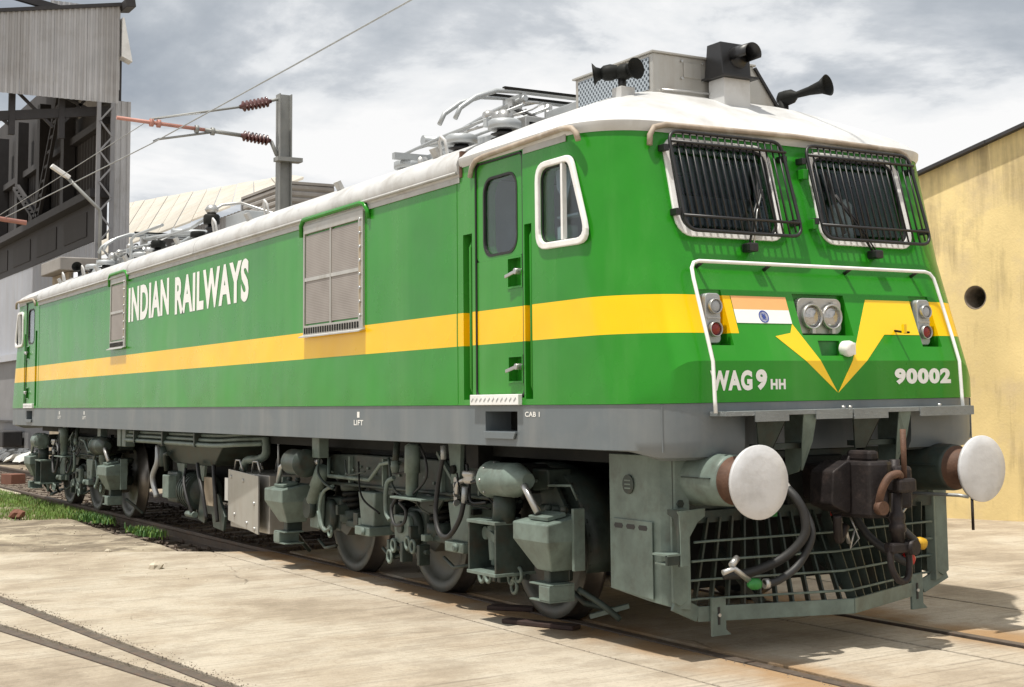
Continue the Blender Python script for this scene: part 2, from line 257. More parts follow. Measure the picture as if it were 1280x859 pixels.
def wallmat():
    m = mat('yellowwall', (0.80, 0.63, 0.31), 0.85, var=0.14, vscale=0.9, dirt=(0.62, 0.49, 0.30), dirt_amt=0.9, dscale=1.4, bump=0.25, bscale=30)
    t = m.node_tree; K = t.links.new; b = [n for n in t.nodes if n.type == 'BSDF_PRINCIPLED'][0]; src = b.inputs['Base Color'].links[0].from_socket
    g = N(t, 'ShaderNodeNewGeometry')
    mp = N(t, 'ShaderNodeMapping'); mp.inputs['Scale'].default_value = (7, 7, 0.7); K(g.outputs['Position'], mp.inputs['Vector'])
    ns = N(t, 'ShaderNodeTexNoise', i_Scale=1.0, i_Detail=7.0, i_Roughness=0.65); K(mp.outputs[0], ns.inputs['Vector'])
    bl = N(t, 'ShaderNodeTexNoise', i_Scale=1.0, i_Detail=5.0, i_Roughness=0.6); K(g.outputs['Position'], bl.inputs['Vector'])
    s = N(t, 'ShaderNodeSeparateXYZ'); K(g.outputs['Position'], s.inputs[0])
    hz = N(t, 'ShaderNodeMapRange', i_1=2.6, i_2=4.8, i_3=0.0, i_4=0.14); K(s.outputs[2], hz.inputs[0])   # damp grime below the eave
    a1 = N(t, 'ShaderNodeMath', operation='MULTIPLY'); K(ns.outputs[0], a1.inputs[0]); K(bl.outputs[0], a1.inputs[1])
    a2 = N(t, 'ShaderNodeMath', operation='ADD'); K(a1.outputs[0], a2.inputs[0]); K(hz.outputs[0], a2.inputs[1])
    rp = ramp(t, [(0.29, 0.0), (0.40, 0.40), (0.54, 0.85)]); K(a2.outputs[0], rp.inputs[0])
    mi = N(t, 'ShaderNodeMix', data_type='RGBA'); K(rp.outputs[0], mi.inputs['Factor']); K(src, mi.inputs['A']); mi.inputs['B'].default_value = (0.27, 0.205, 0.115, 1)
    K(mi.outputs['Result'], b.inputs['Base Color'])
wallmat()

# ------------------------------------------------------------------ mesh helpers
class MB:
    def __init__(s): s.v = []; s.f = []; s.sm = []
    def add(s, vs, fs, smooth=False):
        o = len(s.v); s.v += [tuple(v) for v in vs]; s.f += [tuple(i + o for i in f) for f in fs]; s.sm += [smooth] * len(fs); return s
    def box(s, x0, x1, y0, y1, z0, z1):
        x0, x1 = sorted((x0, x1)); y0, y1 = sorted((y0, y1)); z0, z1 = sorted((z0, z1))
        return s.add([(x0, y0, z0), (x1, y0, z0), (x1, y1, z0), (x0, y1, z0), (x0, y0, z1), (x1, y0, z1), (x1, y1, z1), (x0, y1, z1)],
                     [(0, 3, 2, 1), (4, 5, 6, 7), (0, 1, 5, 4), (1, 2, 6, 5), (2, 3, 7, 6), (3, 0, 4, 7)])
    def obox(s, c, ax, ay, az):   # centre and three half-axis vectors
        c, ax, ay, az = map(Vector, (c, ax, ay, az)); vs = []
        for k in (-1, 1):
            for i, j in ((-1, -1), (1, -1), (1, 1), (-1, 1)): vs.append(c + ax * i + ay * j + az * k)
        return s.add(vs, [(0, 3, 2, 1), (4, 5, 6, 7), (0, 1, 5, 4), (1, 2, 6, 5), (2, 3, 7, 6), (3, 0, 4, 7)])
    def bar(s, a, b, w, h, up=(0, 0, 1)):
        a, b = Vector(a), Vector(b); d = (b - a); l = d.length; d.normalize(); up = Vector(up)
        if abs(d.dot(up)) > 0.98: up = Vector((1, 0, 0))
        sd = d.cross(up).normalized(); u2 = sd.cross(d)
        return s.obox((a + b) / 2, d * l / 2, sd * w / 2, u2 * h / 2)
    def prism(s, pts, off):       # closed polygon (3D pts, planar) swept by vector off
        n = len(pts); off = Vector(off); A = [Vector(p) for p in pts]; B = [p + off for p in A]
        nrm = Vector((0, 0, 0))
        for i in range(n): nrm += A[i].cross(A[(i + 1) % n])
        fl = nrm.dot(off) > 0
        fs = [tuple(range(n))[::-1], tuple(range(n, 2 * n))] + [(i, (i + 1) % n, n + (i + 1) % n, n + i) for i in range(n)]
        if not fl: fs = [f[::-1] for f in fs]
        return s.add(A + B, fs)
    def frame_(s, d):
        d = Vector(d).normalized(); up = Vector((0, 0, 1)) if abs(d.z) < 0.9 else Vector((1, 0, 0))
        a = d.cross(up).normalized(); return a, d.cross(a)
    def lathe(s, prof, o, d, n=24, smooth=True, caps=True):   # prof = [(t along d, r)]
        o = Vector(o); d = Vector(d).normalized(); a, b = s.frame_(d); vs = []; fs = []
        for t, r in prof:
            for k in range(n):
                an = 2 * math.pi * k / n; vs.append(o + d * t + (a * math.cos(an) + b * math.sin(an)) * r)
        for i in range(len(prof) - 1):
            for k in range(n): fs.append((i * n + k, i * n + (k + 1) % n, (i + 1) * n + (k + 1) % n, (i + 1) * n + k))
        s.add(vs, fs, smooth)
        if caps:
            m = len(prof) - 1; o2 = len(s.v) - len(vs)
            s.f += [tuple(o2 + k for k in range(n))[::-1], tuple(o2 + m * n + k for k in range(n))]; s.sm += [False, False]
        return s
    def cyl(s, a, b, r, r2=None, n=16):
        a, b = Vector(a), Vector(b); return s.lathe([(0, r), ((b - a).length, r if r2 is None else r2)], a, b - a, n)
    def tube(s, pts, r, n=8, closed=False):
        P = [Vector(p) for p in pts]; m = len(P); vs = []; fs = []; pa = None
        for i in range(m):
            if closed: d = P[(i + 1) % m] - P[i - 1]
            else: d = P[min(i + 1, m - 1)] - P[max(i - 1, 0)]
            d.normalize()
            if pa is None: a, b = s.frame_(d)
            else:
                a = (pa - d * pa.dot(d)).normalized(); b = d.cross(a)
            pa = a
            for k in range(n):
                an = 2 * math.pi * k / n; vs.append(P[i] + (a * math.cos(an) + b * math.sin(an)) * r)
        for i in range(m if closed else m - 1):
            for k in range(n):
                j = (i + 1) % m; fs.append((i * n + k, j * n + k, j * n + (k + 1) % n, i * n + (k + 1) % n)[::-1])
        s.add(vs, fs, True)
        if not closed:
            o2 = len(s.v) - len(vs); s.f += [tuple(o2 + k for k in range(n)), tuple(o2 + (m - 1) * n + k for k in range(n))[::-1]]; s.sm += [False, False]
        return s
    def ring(s, outer, inner, off):   # two loops with same count -> plate with hole swept by off
        n = len(outer); off = Vector(off); O = [Vector(p) for p in outer]; I = [Vector(p) for p in inner]
        vs = O + I + [p + off for p in O] + [p + off for p in I]; fs = []
        for i in range(n):
            j = (i + 1) % n
            fs += [(i, j, n + j, n + i), (2 * n + i, 3 * n + i, 3 * n + j, 2 * n + j), (i, 2 * n + i, 2 * n + j, j), (n + i, n + j, 3 * n + j, 3 * n + i)]
        return s.add(vs, fs)
    def mesh(s, name):
        me = bpy.data.meshes.new(name); me.from_pydata(s.v, [], s.f)
        me.polygons.foreach_set('use_smooth', s.sm)
        bm = bmesh.new(); bm.from_mesh(me); bmesh.ops.recalc_face_normals(bm, faces=bm.faces); bm.to_mesh(me); bm.free()
        me.update(); return me
    def build(s, name, m, parent=None, bevel=0.0, seg=2):
        o = bpy.data.objects.new(name, s.mesh(name)); COL.objects.link(o); o.data.materials.append(MATS[m])
        if parent is not None: o.parent = parent
        if bevel:
            md = o.modifiers.new('bevel', 'BEVEL'); md.width = bevel; md.segments = seg; md.limit_method = 'ANGLE'; md.angle_limit = R_(40); md.harden_normals = False
        return o
def thing(name, label, cat, loc=(0, 0, 0), group=None, parent=None):
    o = bpy.data.objects.new(name, None); COL.objects.link(o); o.location = loc; o.empty_display_size = 0.3
    if parent is not None: o.parent = parent
    else: o['label'] = label; o['category'] = cat
    if group: o['group'] = group
    return o
def tag(o, label, cat, group=None):
    o['label'] = label; o['category'] = cat
    if group: o['group'] = group
    return o
def struct(o): o['kind'] = 'structure'; return o
def rrect(w0, w1, h0, h1, r, n=5):
    """rounded rectangle loop in 2D, counter-clockwise"""
    out = []
    for cx, cy, a0 in ((w1 - r, h1 - r, 0), (w0 + r, h1 - r, 90), (w0 + r, h0 + r, 180), (w1 - r, h0 + r, 270)):
        for k in range(n + 1):
            a = R_(a0 + 90 * k / n); out.append((cx + r * math.cos(a), cy + r * math.sin(a)))
    return out
def round_poly(pts, r, n=5):
    """round every corner of a convex 2D polygon"""
    out = []; m = len(pts)
    for i in range(m):
        p = Vector((*pts[i], 0)); a = Vector((*pts[i - 1], 0)); b = Vector((*pts[(i + 1) % m], 0))
        da = (a - p).normalized(); db = (b - p).normalized(); rr = r[i] if isinstance(r, (list, tuple)) else r
        ang = da.angle(db); t = rr / math.tan(ang / 2); s = p + da * t; e = p + db * t
        for k in range(n + 1):
            u = k / n; q = s * (1 - u) ** 2 + p * 2 * u * (1 - u) + e * u * u; out.append((q.x, q.y))
    return out
def bez(pts, n=8):
    """catmull-rom through 3D points"""
    P = [Vector(p) for p in pts]; P = [P[0] * 2 - P[1]] + P + [P[-1] * 2 - P[-2]]; out = []
    for i in range(1, len(P) - 2):
        for k in range(n):
            t = k / n; a, b, c, d = P[i - 1:i + 3]
            out.append(0.5 * ((2 * b) + (c - a) * t + (2 * a - 5 * b + 4 * c - d) * t * t + (3 * b - a - 3 * c + d) * t ** 3))
    out.append(P[-2]); return out
def apply_bool(o, cutters):
    for c in cutters:
        md = o.modifiers.new('cut', 'BOOLEAN'); md.operation = 'DIFFERENCE'; md.solver = 'EXACT'; md.object = c
    dg = bpy.context.evaluated_depsgraph_get(); dg.update()
    me = bpy.data.meshes.new_from_object(o.evaluated_get(dg)); o.modifiers.clear(); old = o.data; o.data = me; bpy.data.meshes.remove(old)
    for c in cutters:
        d = c.data; bpy.data.objects.remove(c); bpy.data.meshes.remove(d)
def text_mesh(body, fit_w, fit_h, bold=0.0):
    """lettering as flat mesh fitted into fit_w x fit_h with origin lower left"""
    cu = bpy.data.curves.new('lettering', 'FONT'); cu.body = body; cu.offset = bold; cu.size = 1.0; cu.space_character = 1.0 + bold * 2.2; cu.resolution_u = 4
    o = bpy.data.objects.new('lettering', cu); COL.objects.link(o)
    dg = bpy.context.evaluated_depsgraph_get(); dg.update(); me = bpy.data.meshes.new_from_object(o.evaluated_get(dg))
    bpy.data.objects.remove(o); bpy.data.curves.remove(cu)
    xs = [v.co.x for v in me.vertices]; ys = [v.co.y for v in me.vertices]
    x0, x1, y0, y1 = min(xs), max(xs), min(ys), max(ys)
    for v in me.vertices: v.co = ((v.co.x - x0) / (x1 - x0) * fit_w, (v.co.y - y0) / (y1 - y0) * fit_h, 0)
    return me
def place_text(name, me, fn, m, parent):
    for v in me.vertices: v.co = fn(v.co.x, v.co.y)
    o = bpy.data.objects.new(name, me); COL.objects.link(o); me.materials.clear(); me.materials.append(MATS[m]); o.parent = parent
    me.polygons.foreach_set('use_smooth', [False] * len(me.polygons))
    return o

# ================================================================== GROUND
g = MB(); g.add([(-900, -900, -0.20), (900, -900, -0.20), (900, 900, -0.20), (-900, 900, -0.20)], [(0, 1, 2, 3)]); struct(g.build('ground', 'dirt'))
yard = bpy.data.objects.new('concrete_yard', None); COL.objects.link(yard); struct(yard)
def slab(poly, m='concrete', top=0.0, th=0.16, name='concrete_slab', bevel=0.006):
    return MB().prism([(x, y, top - th) for x, y in poly], (0, 0, th)).build(name, m, yard, bevel=bevel)
EDGE = lambda y: 1.75 + (y + 1.0) * 0.85            # ragged end of the newer slab, slanting away from the track
def jag(p, q, n, amp):
    out = []
    for i in range(n + 1):
        t = i / n; out.append((p[0] + (q[0] - p[0]) * t + (random.uniform(-amp, amp) if 0 < i < n else 0), p[1] + (q[1] - p[1]) * t))
    return out
# embedded second track: rail lines in the near yard
RA = ((-6.0, -4.86), (16.0, -3.11)); RB = ((-6.0, -6.15), (16.0, -2.76))
def lx(Ln, x): return Ln[0][1] + (Ln[1][1] - Ln[0][1]) * (x - Ln[0][0]) / (Ln[1][0] - Ln[0][0])
RB = ((-6.0, lx(((5.589, -4.365), (8.615, -3.90)), -6.0)), (13.0, lx(((5.589, -4.365), (8.615, -3.90)), 13.0)))
RA = ((-6.0, lx(((3.92, -4.07), (8.79, -3.70)), -6.0)), (14.0, lx(((3.92, -4.07), (8.79, -3.70)), 14.0)))
slab([(EDGE(-0.925), -0.925), *jag((EDGE(-0.925), -0.925), (EDGE(-1.44), -1.44), 4, .05)[1:-1], (EDGE(-1.44), -1.44), (30, -1.44), (30, -0.925)])
a0 = jag((EDGE(-1.462), -1.462), (EDGE(-4.55), -4.55), 10, .09)
yA = lambda x: lx(RA, x); yB = lambda x: lx(RB, x)
XI = 9.9   # where the two near rails come together
slab([p for p in a0 if p[1] > yA(p[0]) + .06] + [(-1.25, yA(-1.25) + .075), (XI + 2, yA(XI + 2) + .075), (30, -1.6), (30, -1.462)])
slab([(-1.4, yA(-1.4) - .045), (-1.4, yB(-1.4) + .085), (9.3, yB(9.3) + .085), (9.3, yA(9.3) - .045)])
slab([(-4.0, -8.0), (-3.6, yB(-3.6) - .045), (9.3, yB(9.3) - .045), (9.42, yB(9.3) + .05), (9.42, yA(9.42) - .045), (XI + 2, yA(XI + 2) - .045), (30, -1.70), (30, -30), (-6, -30)])
# between and beyond the rails
slab([(1.9, -0.77), (30, -0.77), (30, 0.330), (2.1, 0.330)]); slab([(2.1, 0.360), (30, 0.360), (30, 0.77), (2.0, 0.77)])
slab([(2.0, 0.925), (30, 0.925), (30, 1.975), (2.2, 1.975)]); slab([(2.2, 2.005), (30, 2.005), (30, 3.6), (2.0, 3.6)])
slab([(2.0, 3.615), (30, 3.615), (30, 14.0), (0.0, 14.0), (-2.0, 5.0)])
# older broken paving towards the grass
op = MB(); NX, NY = 60, 40; vs_ = []
def oldz(x, y): return -0.028 + 0.016 * math.sin(x * 1.7 + y * 2.3) + 0.010 * math.sin(x * 4.1 - y * 3.7 + 1)
for i in range(NX + 1):
    for j in range(NY + 1):
        x = -13 + 16.0 * i / NX; y = -9.5 + 8.05 * j / NY; vs_.append((x, y, oldz(x, y) - (0.09 if j == NY else 0)))
op.add(vs_, [(i * (NY + 1) + j, (i + 1) * (NY + 1) + j, (i + 1) * (NY + 1) + j + 1, i * (NY + 1) + j + 1) for i in range(NX) for j in range(NY)], True)
o = op.build('old_pavement', 'oldconcrete'); struct(o)

# ================================================================== TRACK
track = bpy.data.objects.new('railway_track', None); COL.objects.link(track); struct(track)
def rail_run(P, Q, parent, m='railgrey', z=0.004):
    P = Vector((*P, 0)); Q = Vector((*Q, 0)); d = (Q - P).normalized(); n = Vector((-d.y, d.x, 0)); mb = MB()
    prof = [(-.036, 0), (.036, 0), (.036, -.04), (.010, -.05), (.010, -.13), (.070, -.15), (.070, -.165), (-.070, -.165), (-.070, -.15), (-.010, -.13), (-.010, -.05), (-.036, -.04)]
    mb.prism([P + n * a + Vector((0, 0, z + b)) for a, b in prof], Q - P); return mb.build('rail', m, parent, bevel=0.005)
rail_run((-70, -0.875), (30, -0.875), track); rail_run((-70, 0.875), (30, 0.875), track)
for k in range(58):
    x = 1.2 - 0.62 * k; MB().box(x - .12, x + .12, -1.38 + random.uniform(-.03, .03), 1.38, -.24, -.155 + random.uniform(-.01, .01)).build('sleeper', 'sleeper', track, bevel=0.01)
siding = bpy.data.objects.new('siding_track', None); COL.objects.link(siding); struct(siding)
rail_run(RA[0], (XI + 2, yA(XI + 2)), siding); rail_run(RB[0], (9.35, yB(9.35)), siding)
rng = random.Random(3)
def pebbles(name, m, n, fx, smin, smax, label=None):
    mb = MB()
    for _ in range(n):
        x, y, z = fx(rng); s = rng.uniform(smin, smax); q = Matrix.Rotation(rng.uniform(0, 6.28), 3, 'Z') @ Matrix.Rotation(rng.uniform(0, 3), 3, 'X')
        base = [(1, 0, 0), (-1, 0, 0), (0, 1, 0), (0, -1, 0), (0, 0, 1), (0, 0, -1), (.6, .6, .55), (-.6, .55, -.5)]
        vs = [Vector((x, y, z)) + q @ (Vector(b) * s * rng.uniform(.65, 1.1)) for b in base[:6]]
        mb.add(vs, [(0, 2, 4), (2, 1, 4), (1, 3, 4), (3, 0, 4), (2, 0, 5), (1, 2, 5), (3, 1, 5), (0, 3, 5)])
    o = mb.build(name, m); o['kind'] = 'stuff'; return o
pebbles('ballast', 'ballast', 5200, lambda r: (r.uniform(-26, 1.9), r.uniform(-1.62, 1.7), -0.175 + r.uniform(-.02, .035)), .018, .048)
pebbles('gravel', 'stone', 260, lambda r: (r.uniform(-5, 4), r.uniform(-5.5, -1.5), 0.0), .006, .016)
def gritpos(r):
    q = r.random()
    if q < .42: x = r.uniform(-1, 10.5); return x, yA(x) + .06 + abs(r.gauss(0, .05)), .0
    if q < .7: x = r.uniform(-1, 9.2); return x, yB(x) + .06 + abs(r.gauss(0, .05)), .0
    if q < .86: return r.uniform(2, 14), -1.45 + r.gauss(0, .02), -.006
    return r.uniform(3, 14), -.92 - abs(r.gauss(0, .04)), .0
pebbles('grit', 'sleeper', 2400, gritpos, .002, .008)
for k, (x, y, s, lab) in enumerate([(2.55, -2.39, .075, 'pale broken stone lying alone on the smooth concrete'), (-5.5, -2.2, .12, 'brown clod of earth at the edge of the grass'),
        (.41, -2.89, .03, 'small grey pebble on the rough paving'), (.56, -2.37, .04, 'small whitish chip of rubble near the rail'), (2.2, -2.2, .022, 'tiny stone chip beside the pale broken stone')]):
    mb = MB(); r = random.Random(k); n = 10; vs = []
    for i in range(4):
        for j in range(n):
            a = 6.283 * j / n; ph = -1.2 + 0.8 * i; q = r.uniform(.72, 1.1); vs.append((x + s * 1.3 * math.cos(a) * math.cos(ph) * q, y + s * math.sin(a) * math.cos(ph) * q, s * .45 + s * .7 * math.sin(ph) * q - .012))
    mb.add(vs, [(i * n + j, i * n + (j + 1) % n, (i + 1) * n + (j + 1) % n, (i + 1) * n + j) for i in range(3) for j in range(n)] + [tuple(range(n))[::-1], tuple(range(3 * n, 4 * n))])
    tag(mb.build('stone', 'brownbrick' if k == 1 else 'stone'), lab, 'stone')
# grass and weeds
def blades(name, m, n, fx, hmin, hmax, w):
    mb = MB(); r = random.Random(11 + n)
    for _ in range(n):
        x, y = fx(r); h = r.uniform(hmin, hmax); a = r.uniform(0, 6.28); l = r.uniform(.1, .6) * h; ww = w * r.uniform(.6, 1.3)
        dx, dy = math.cos(a), math.sin(a); z = -.06
        mb.add([(x - dy * ww, y + dx * ww, z), (x + dy * ww, y - dx * ww, z), (x + dx * l * .4 + dy * ww * .7, y + dy * l * .4 - dx * ww * .7, z + h * .6), (x + dx * l * .4 - dy * ww * .7, y + dy * l * .4 + dx * ww * .7, z + h * .6), (x + dx * l, y + dy * l, z + h)], [(0, 1, 2, 3), (3, 2, 4)])
    o = mb.build(name, m); o['kind'] = 'stuff'; return o
def gpos(r):
    while True:
        x = r.uniform(-13.5, -5.0); y = r.uniform(-6.5, -1.12)
        lim = -1.35 - (x + 4.0) * -0.62 if x < -4.0 else -1.42     # outer edge of the patch
        lim = -1.42 - max(0, (-4.4 - x)) * .62
        if y > lim + r.gauss(0, .12): return x, y
blades('grass', 'grass', 42000, gpos, .03, .115, .005)
mat('drygrass', (0.30, 0.24, 0.11), 0.8, var=0.35, vscale=5); blades('dry_grass', 'drygrass', 9000, gpos, .02, .10, .004)
def wpos(r):
    c = r.choice([(-5.2, -1.28, .4, .09), (-2.0, -1.27, .28, .06), (-4.6, -1.24, .3, .06)])
    return c[0] + r.gauss(0, c[2]), c[1] + r.gauss(0, c[3])
blades('weeds', 'weed', 1900, wpos, .02, .10, .009)
blades('bright_weeds', 'grass', 1300, wpos, .02, .10, .008)

# ================================================================== YELLOW BUILDING
yb = thing('yellow_building', 'ochre plastered gable wall with round pipe hole and dark roof edge', 'building', (4.1, 7.25, 0))
yd = Vector((0.958, 0.287, 0)); yn = Vector((-0.287, 0.958, 0)); yo = Vector((4.1, 7.25, 0))
def YP(u, n, z): return yd * u + yn * n + Vector((0, 0, z))     # local to the Empty
ez = lambda u: 4.56 + 0.302 * u
wall = MB().prism([YP(-4.8, 0, -.2), YP(17, 0, -.2), YP(17, 0, ez(-1)), YP(8.0, 0, ez(8.0)), YP(-4.8, 0, ez(-4.8))], yn * 0.35).build('wall', 'yellowwall', yb)
hole_c = YP(.425, 0, 2.815)
cutter = MB().cyl(hole_c - yn * .4, hole_c + yn * .8, .155, n=32).build('cutter', 'black', yb)
apply_bool(wall, [cutter])
pp = MB(); a_, b_ = hole_c + yn * .004, hole_c + yn * 1.2
pp.lathe([(0, .152), (1.2, .152), (1.2, .02), (1.195, .02), (1.195, .138), (0, .138), (0, .152)], a_, yn, 32, caps=False); pp.build('drain_pipe', 'sleeper', yb)
for s, u0, u1 in ((1, -5.2, 8.05), (-1, 8.05, 17.6)):
    z0 = ez(u0) if s > 0 else ez(8.05); z1 = ez(8.05) if s > 0 else ez(-1.4)
    seg = 9 if s > 0 else 6
    for k in range(seg):
        ua = u0 + (u1 - u0) * k / seg; ub = u0 + (u1 - u0) * (k + 1) / seg; za = z0 + (z1 - z0) * k / seg; zb = z0 + (z1 - z0) * (k + 1) / seg
        lift = random.uniform(-.012, .012)
        MB().prism([YP(ua + .004, -.10, za + .01 + lift), YP(ub - .004, -.10, zb + .01 + lift), YP(ub - .004, -.10, zb + .055 + lift), YP(ua + .004, -.10, za + .055 + lift)], yn * 7.0).build('roof_sheet', 'shed_beam', yb)
MB().prism([YP(-4.8, .36, -.2), YP(-4.45, .36, -.2), YP(-4.45, .36, ez(-4.6)), YP(-4.8, .36, ez(-4.8))], yn * 6.4).build('side_wall', 'yellowwall', yb)

# ================================================================== ENGINE SHED
def corr(P, Q, z0, z1f, nrm, pitch=0.2, depth=0.04, sheet_w=None):
    """corrugated sheet from P to Q (xy), z0..z1f(t); returns list of MB per sheet so every sheet is its own piece"""
    P = Vector((*P, 0)); Q = Vector((*Q, 0)); Ln = (Q - P).length; d = (Q - P) / Ln; nrm = Vector((*nrm, 0)); sheets = []
    sheet_w = sheet_w or Ln; k = 0; ns = max(1, round(Ln / sheet_w)); sw = Ln / ns
    for k in range(ns):
        mb = MB(); a, b = k * sw, (k + 1) * sw - .006; m = max(2, round((b - a) / pitch)); prof = []
        off = random.uniform(0, .012)
        for i in range(m):
            for f, h in ((0.0, 0), (.32, 0), (.5, 1), (.82, 1)): prof.append((a + (b - a) * (i + f) / m, h * depth + off))
        prof.append((b, off)); vs = []; th = .006
        for t, h in prof:
            p = P + d * t + nrm * h; zt = z1f(t / Ln) if callable(z1f) else z1f; zb = z0(t / Ln) if callable(z0) else z0
            vs += [(p.x, p.y, zb), (p.x, p.y, zt), (p.x - nrm.x * th, p.y - nrm.y * th, zt), (p.x - nrm.x * th, p.y - nrm.y * th, zb)]
        fs = []
        for i in range(len(prof) - 1):
            for q in range(4): fs.append((i * 4 + q, i * 4 + (q + 1) % 4, (i + 1) * 4 + (q + 1) % 4, (i + 1) * 4 + q))
        fs += [(0, 1, 2, 3), tuple((len(prof) - 1) * 4 + q for q in (3, 2, 1, 0))]
        mb.add(vs, fs); sheets.append(mb)
    return sheets
sh = thing('engine_shed', 'tall corrugated engine shed with dark open end and lattice columns', 'shed', (-30, 5, 0)); SO = Vector((-30, 5, 0))
def sbuild(mb, name, m, **k):
    mb.v = [(x - SO.x, y - SO.y, z - SO.z) for x, y, z in mb.v]; return mb.build(name, m, sh, **k)
for mb in corr((-30, -9), (-30, 5.22), 11.42, lambda t: 11.6 + 3.1 * min(1.0, (t * 14.22 + 2) / 16.22) - .02, (1, 0), .16, .035, 1.0): sbuild(mb, 'fascia_sheet', 'shed_sheet')
for mb in corr((-30.0, 5.22), (-36.0, 5.22), 11.9, 14.6, (0, 1), .16, .035, 1.0): sbuild(mb, 'side_sheet', 'shed_sheet')
# roof edge flashing, ridge ventilator and beam
sbuild(MB().prism([(-29.9, -9, 11.95), (-29.9, 5.45, 14.72), (-29.9, 5.45, 14.84), (-29.9, -9, 12.07)], (-12, 0, 0)), 'roof', 'shed_beam')
sbuild(MB().obox((-29.9, 5.42, 14.70), (.45, 0, 0), (0, .16, .02), (0, -.02, .13)), 'gutter_end', 'shed_beam', bevel=.02)
for mb in corr((-31.5, 3.35), (-31.5, 4.75), 14.4, 15.0, (1, 0), .16, .03, .7): sbuild(mb, 'ventilator_sheet', 'shed_sheet')
sbuild(MB().bar((-30.6, -3, 15.6), (-30.6, 3.5, 14.48), .2, .22), 'roof_beam', 'shed_beam')
sbuild(MB().prism([(-29.9, 5.28, 13.0), (-29.9, 5.62, 12.85), (-29.9, 5.34, 14.3), (-29.9, 5.28, 14.3)], (-.5, 0, 0)), 'translucent_panel', 'lampglass')
# lattice column by the opening
for yy in (4.60, 5.04): sbuild(MB().box(-30.06, -29.94, yy - .06, yy + .06, -.2, 11.42), 'column_flange', 'shed_steel')
nz = 22
for k in range(nz):
    z0 = .3 + k * .5
    s = 1 if k % 2 else -1
    sbuild(MB().bar((-29.93, 4.82 - .2 * s, z0), (-29.93, 4.82 + .2 * s, z0 + .5), .05, .05, (1, 0, 0)), 'lacing_bar', 'shed_steel')
for mb in corr((-30.4, 5.12), (-30.4, 5.72), 0, 11.6, (1, 0), .2, .03): sbuild(mb, 'end_sheet', 'shed_sheet')
# truss under the fascia with daylight behind
for yy in (2.05, 3.55, 0.4): sbuild(MB().box(-30.6, -30.4, yy - .09, yy + .09, 10.2, 11.8), 'truss_post', 'shed_beam')
for a, b in (((-30.5, 2.1, 11.7), (-30.5, 3.3, 10.55)), ((-30.5, 3.5, 10.6), (-30.5, 4.4, 11.7)), ((-30.5, .4, 11.7), (-30.5, 2.0, 10.5)), ((-30.5, 3.6, 11.6), (-30.5, 4.5, 11.2))): sbuild(MB().bar(a, b, .09, .09), 'truss_diagonal', 'shed_beam')
sbuild(MB().bar((-30.5, -9, 9.2), (-30.5, 5.0, 11.25), .16, .3), 'truss_chord', 'shed_beam')
# inner side wall, tiers seen through the opening
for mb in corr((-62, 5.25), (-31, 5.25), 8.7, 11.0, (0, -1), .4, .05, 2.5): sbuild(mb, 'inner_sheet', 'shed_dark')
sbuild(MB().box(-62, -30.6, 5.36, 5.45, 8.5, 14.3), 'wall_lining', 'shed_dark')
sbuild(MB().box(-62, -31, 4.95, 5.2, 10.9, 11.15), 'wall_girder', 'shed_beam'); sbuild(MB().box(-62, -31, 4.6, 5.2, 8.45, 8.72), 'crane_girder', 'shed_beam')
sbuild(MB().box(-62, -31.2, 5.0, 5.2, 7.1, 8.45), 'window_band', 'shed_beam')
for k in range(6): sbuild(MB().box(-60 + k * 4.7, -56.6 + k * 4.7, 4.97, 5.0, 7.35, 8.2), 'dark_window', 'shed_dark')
for k in range(7):
    x = -36 - 4.2 * k
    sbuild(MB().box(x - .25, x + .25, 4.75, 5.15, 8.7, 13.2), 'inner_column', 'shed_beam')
for (x0, z0, x1, z1) in ((-40.2, 8.8, -36.3, 13.2), (-44.5, 10.5, -40.5, 8.8)):
    for dx_ in (0, .75): sbuild(MB().bar((x0 + dx_, 4.7, z0), (x1 + dx_, 4.7, z1), .12, .12), 'brace_rail', 'shed_beam')
    for k in range(9):
        t = (k + .5) / 9; sbuild(MB().box(x0 + (x1 - x0) * t, x0 + (x1 - x0) * t + .75, 4.66, 4.74, z0 + (z1 - z0) * t - .05, z0 + (z1 - z0) * t + .05), 'brace_rung', 'shed_beam')
for mb in corr((-62, 5.05), (-32.2, 5.05), 3.72, 7.08, (0, -1), .25, .04, 1.5): sbuild(mb, 'cladding_sheet', 'shed_pale')
sbuild(MB().box(-62, -32.2, 4.8, 5.15, 3.45, 3.72), 'ledge', 'shed_pale'); sbuild(MB().box(-62, -32.2, 5.02, 5.3, -.2, 3.45), 'plinth_wall', 'shed_steel')
sbuild(MB().box(-62, -34, 4.9, 5.02, .95, 1.02), 'conduit', 'black')
sbuild(MB().box(-47.5, -43.0, 4.2, 4.95, .0, .62), 'stored_beam', 'shed_beam', bevel=.05)

# small tan pump house beside it
ph = thing('pump_house', 'low tan block house with concrete roof slab beside the shed', 'building', (-27.5, 4, 0))
MB().box(-1.2, 1.0, -1.0, 1.75, -.2, 5.55).build('wall', 'tan', ph, bevel=.02); MB().box(-1.35, 1.2, -1.3, 1.9, 5.56, 5.95).build('roof', 'cabin', ph, bevel=.03)
MB().cyl((1.15, -.75, 0), (1.15, -.75, 5.5), .16).build('downpipe', 'shed_pale', ph); MB().box(1.01, 1.2, -.98, -.5, 5.1, 5.35).build('bracket', 'cabin', ph)

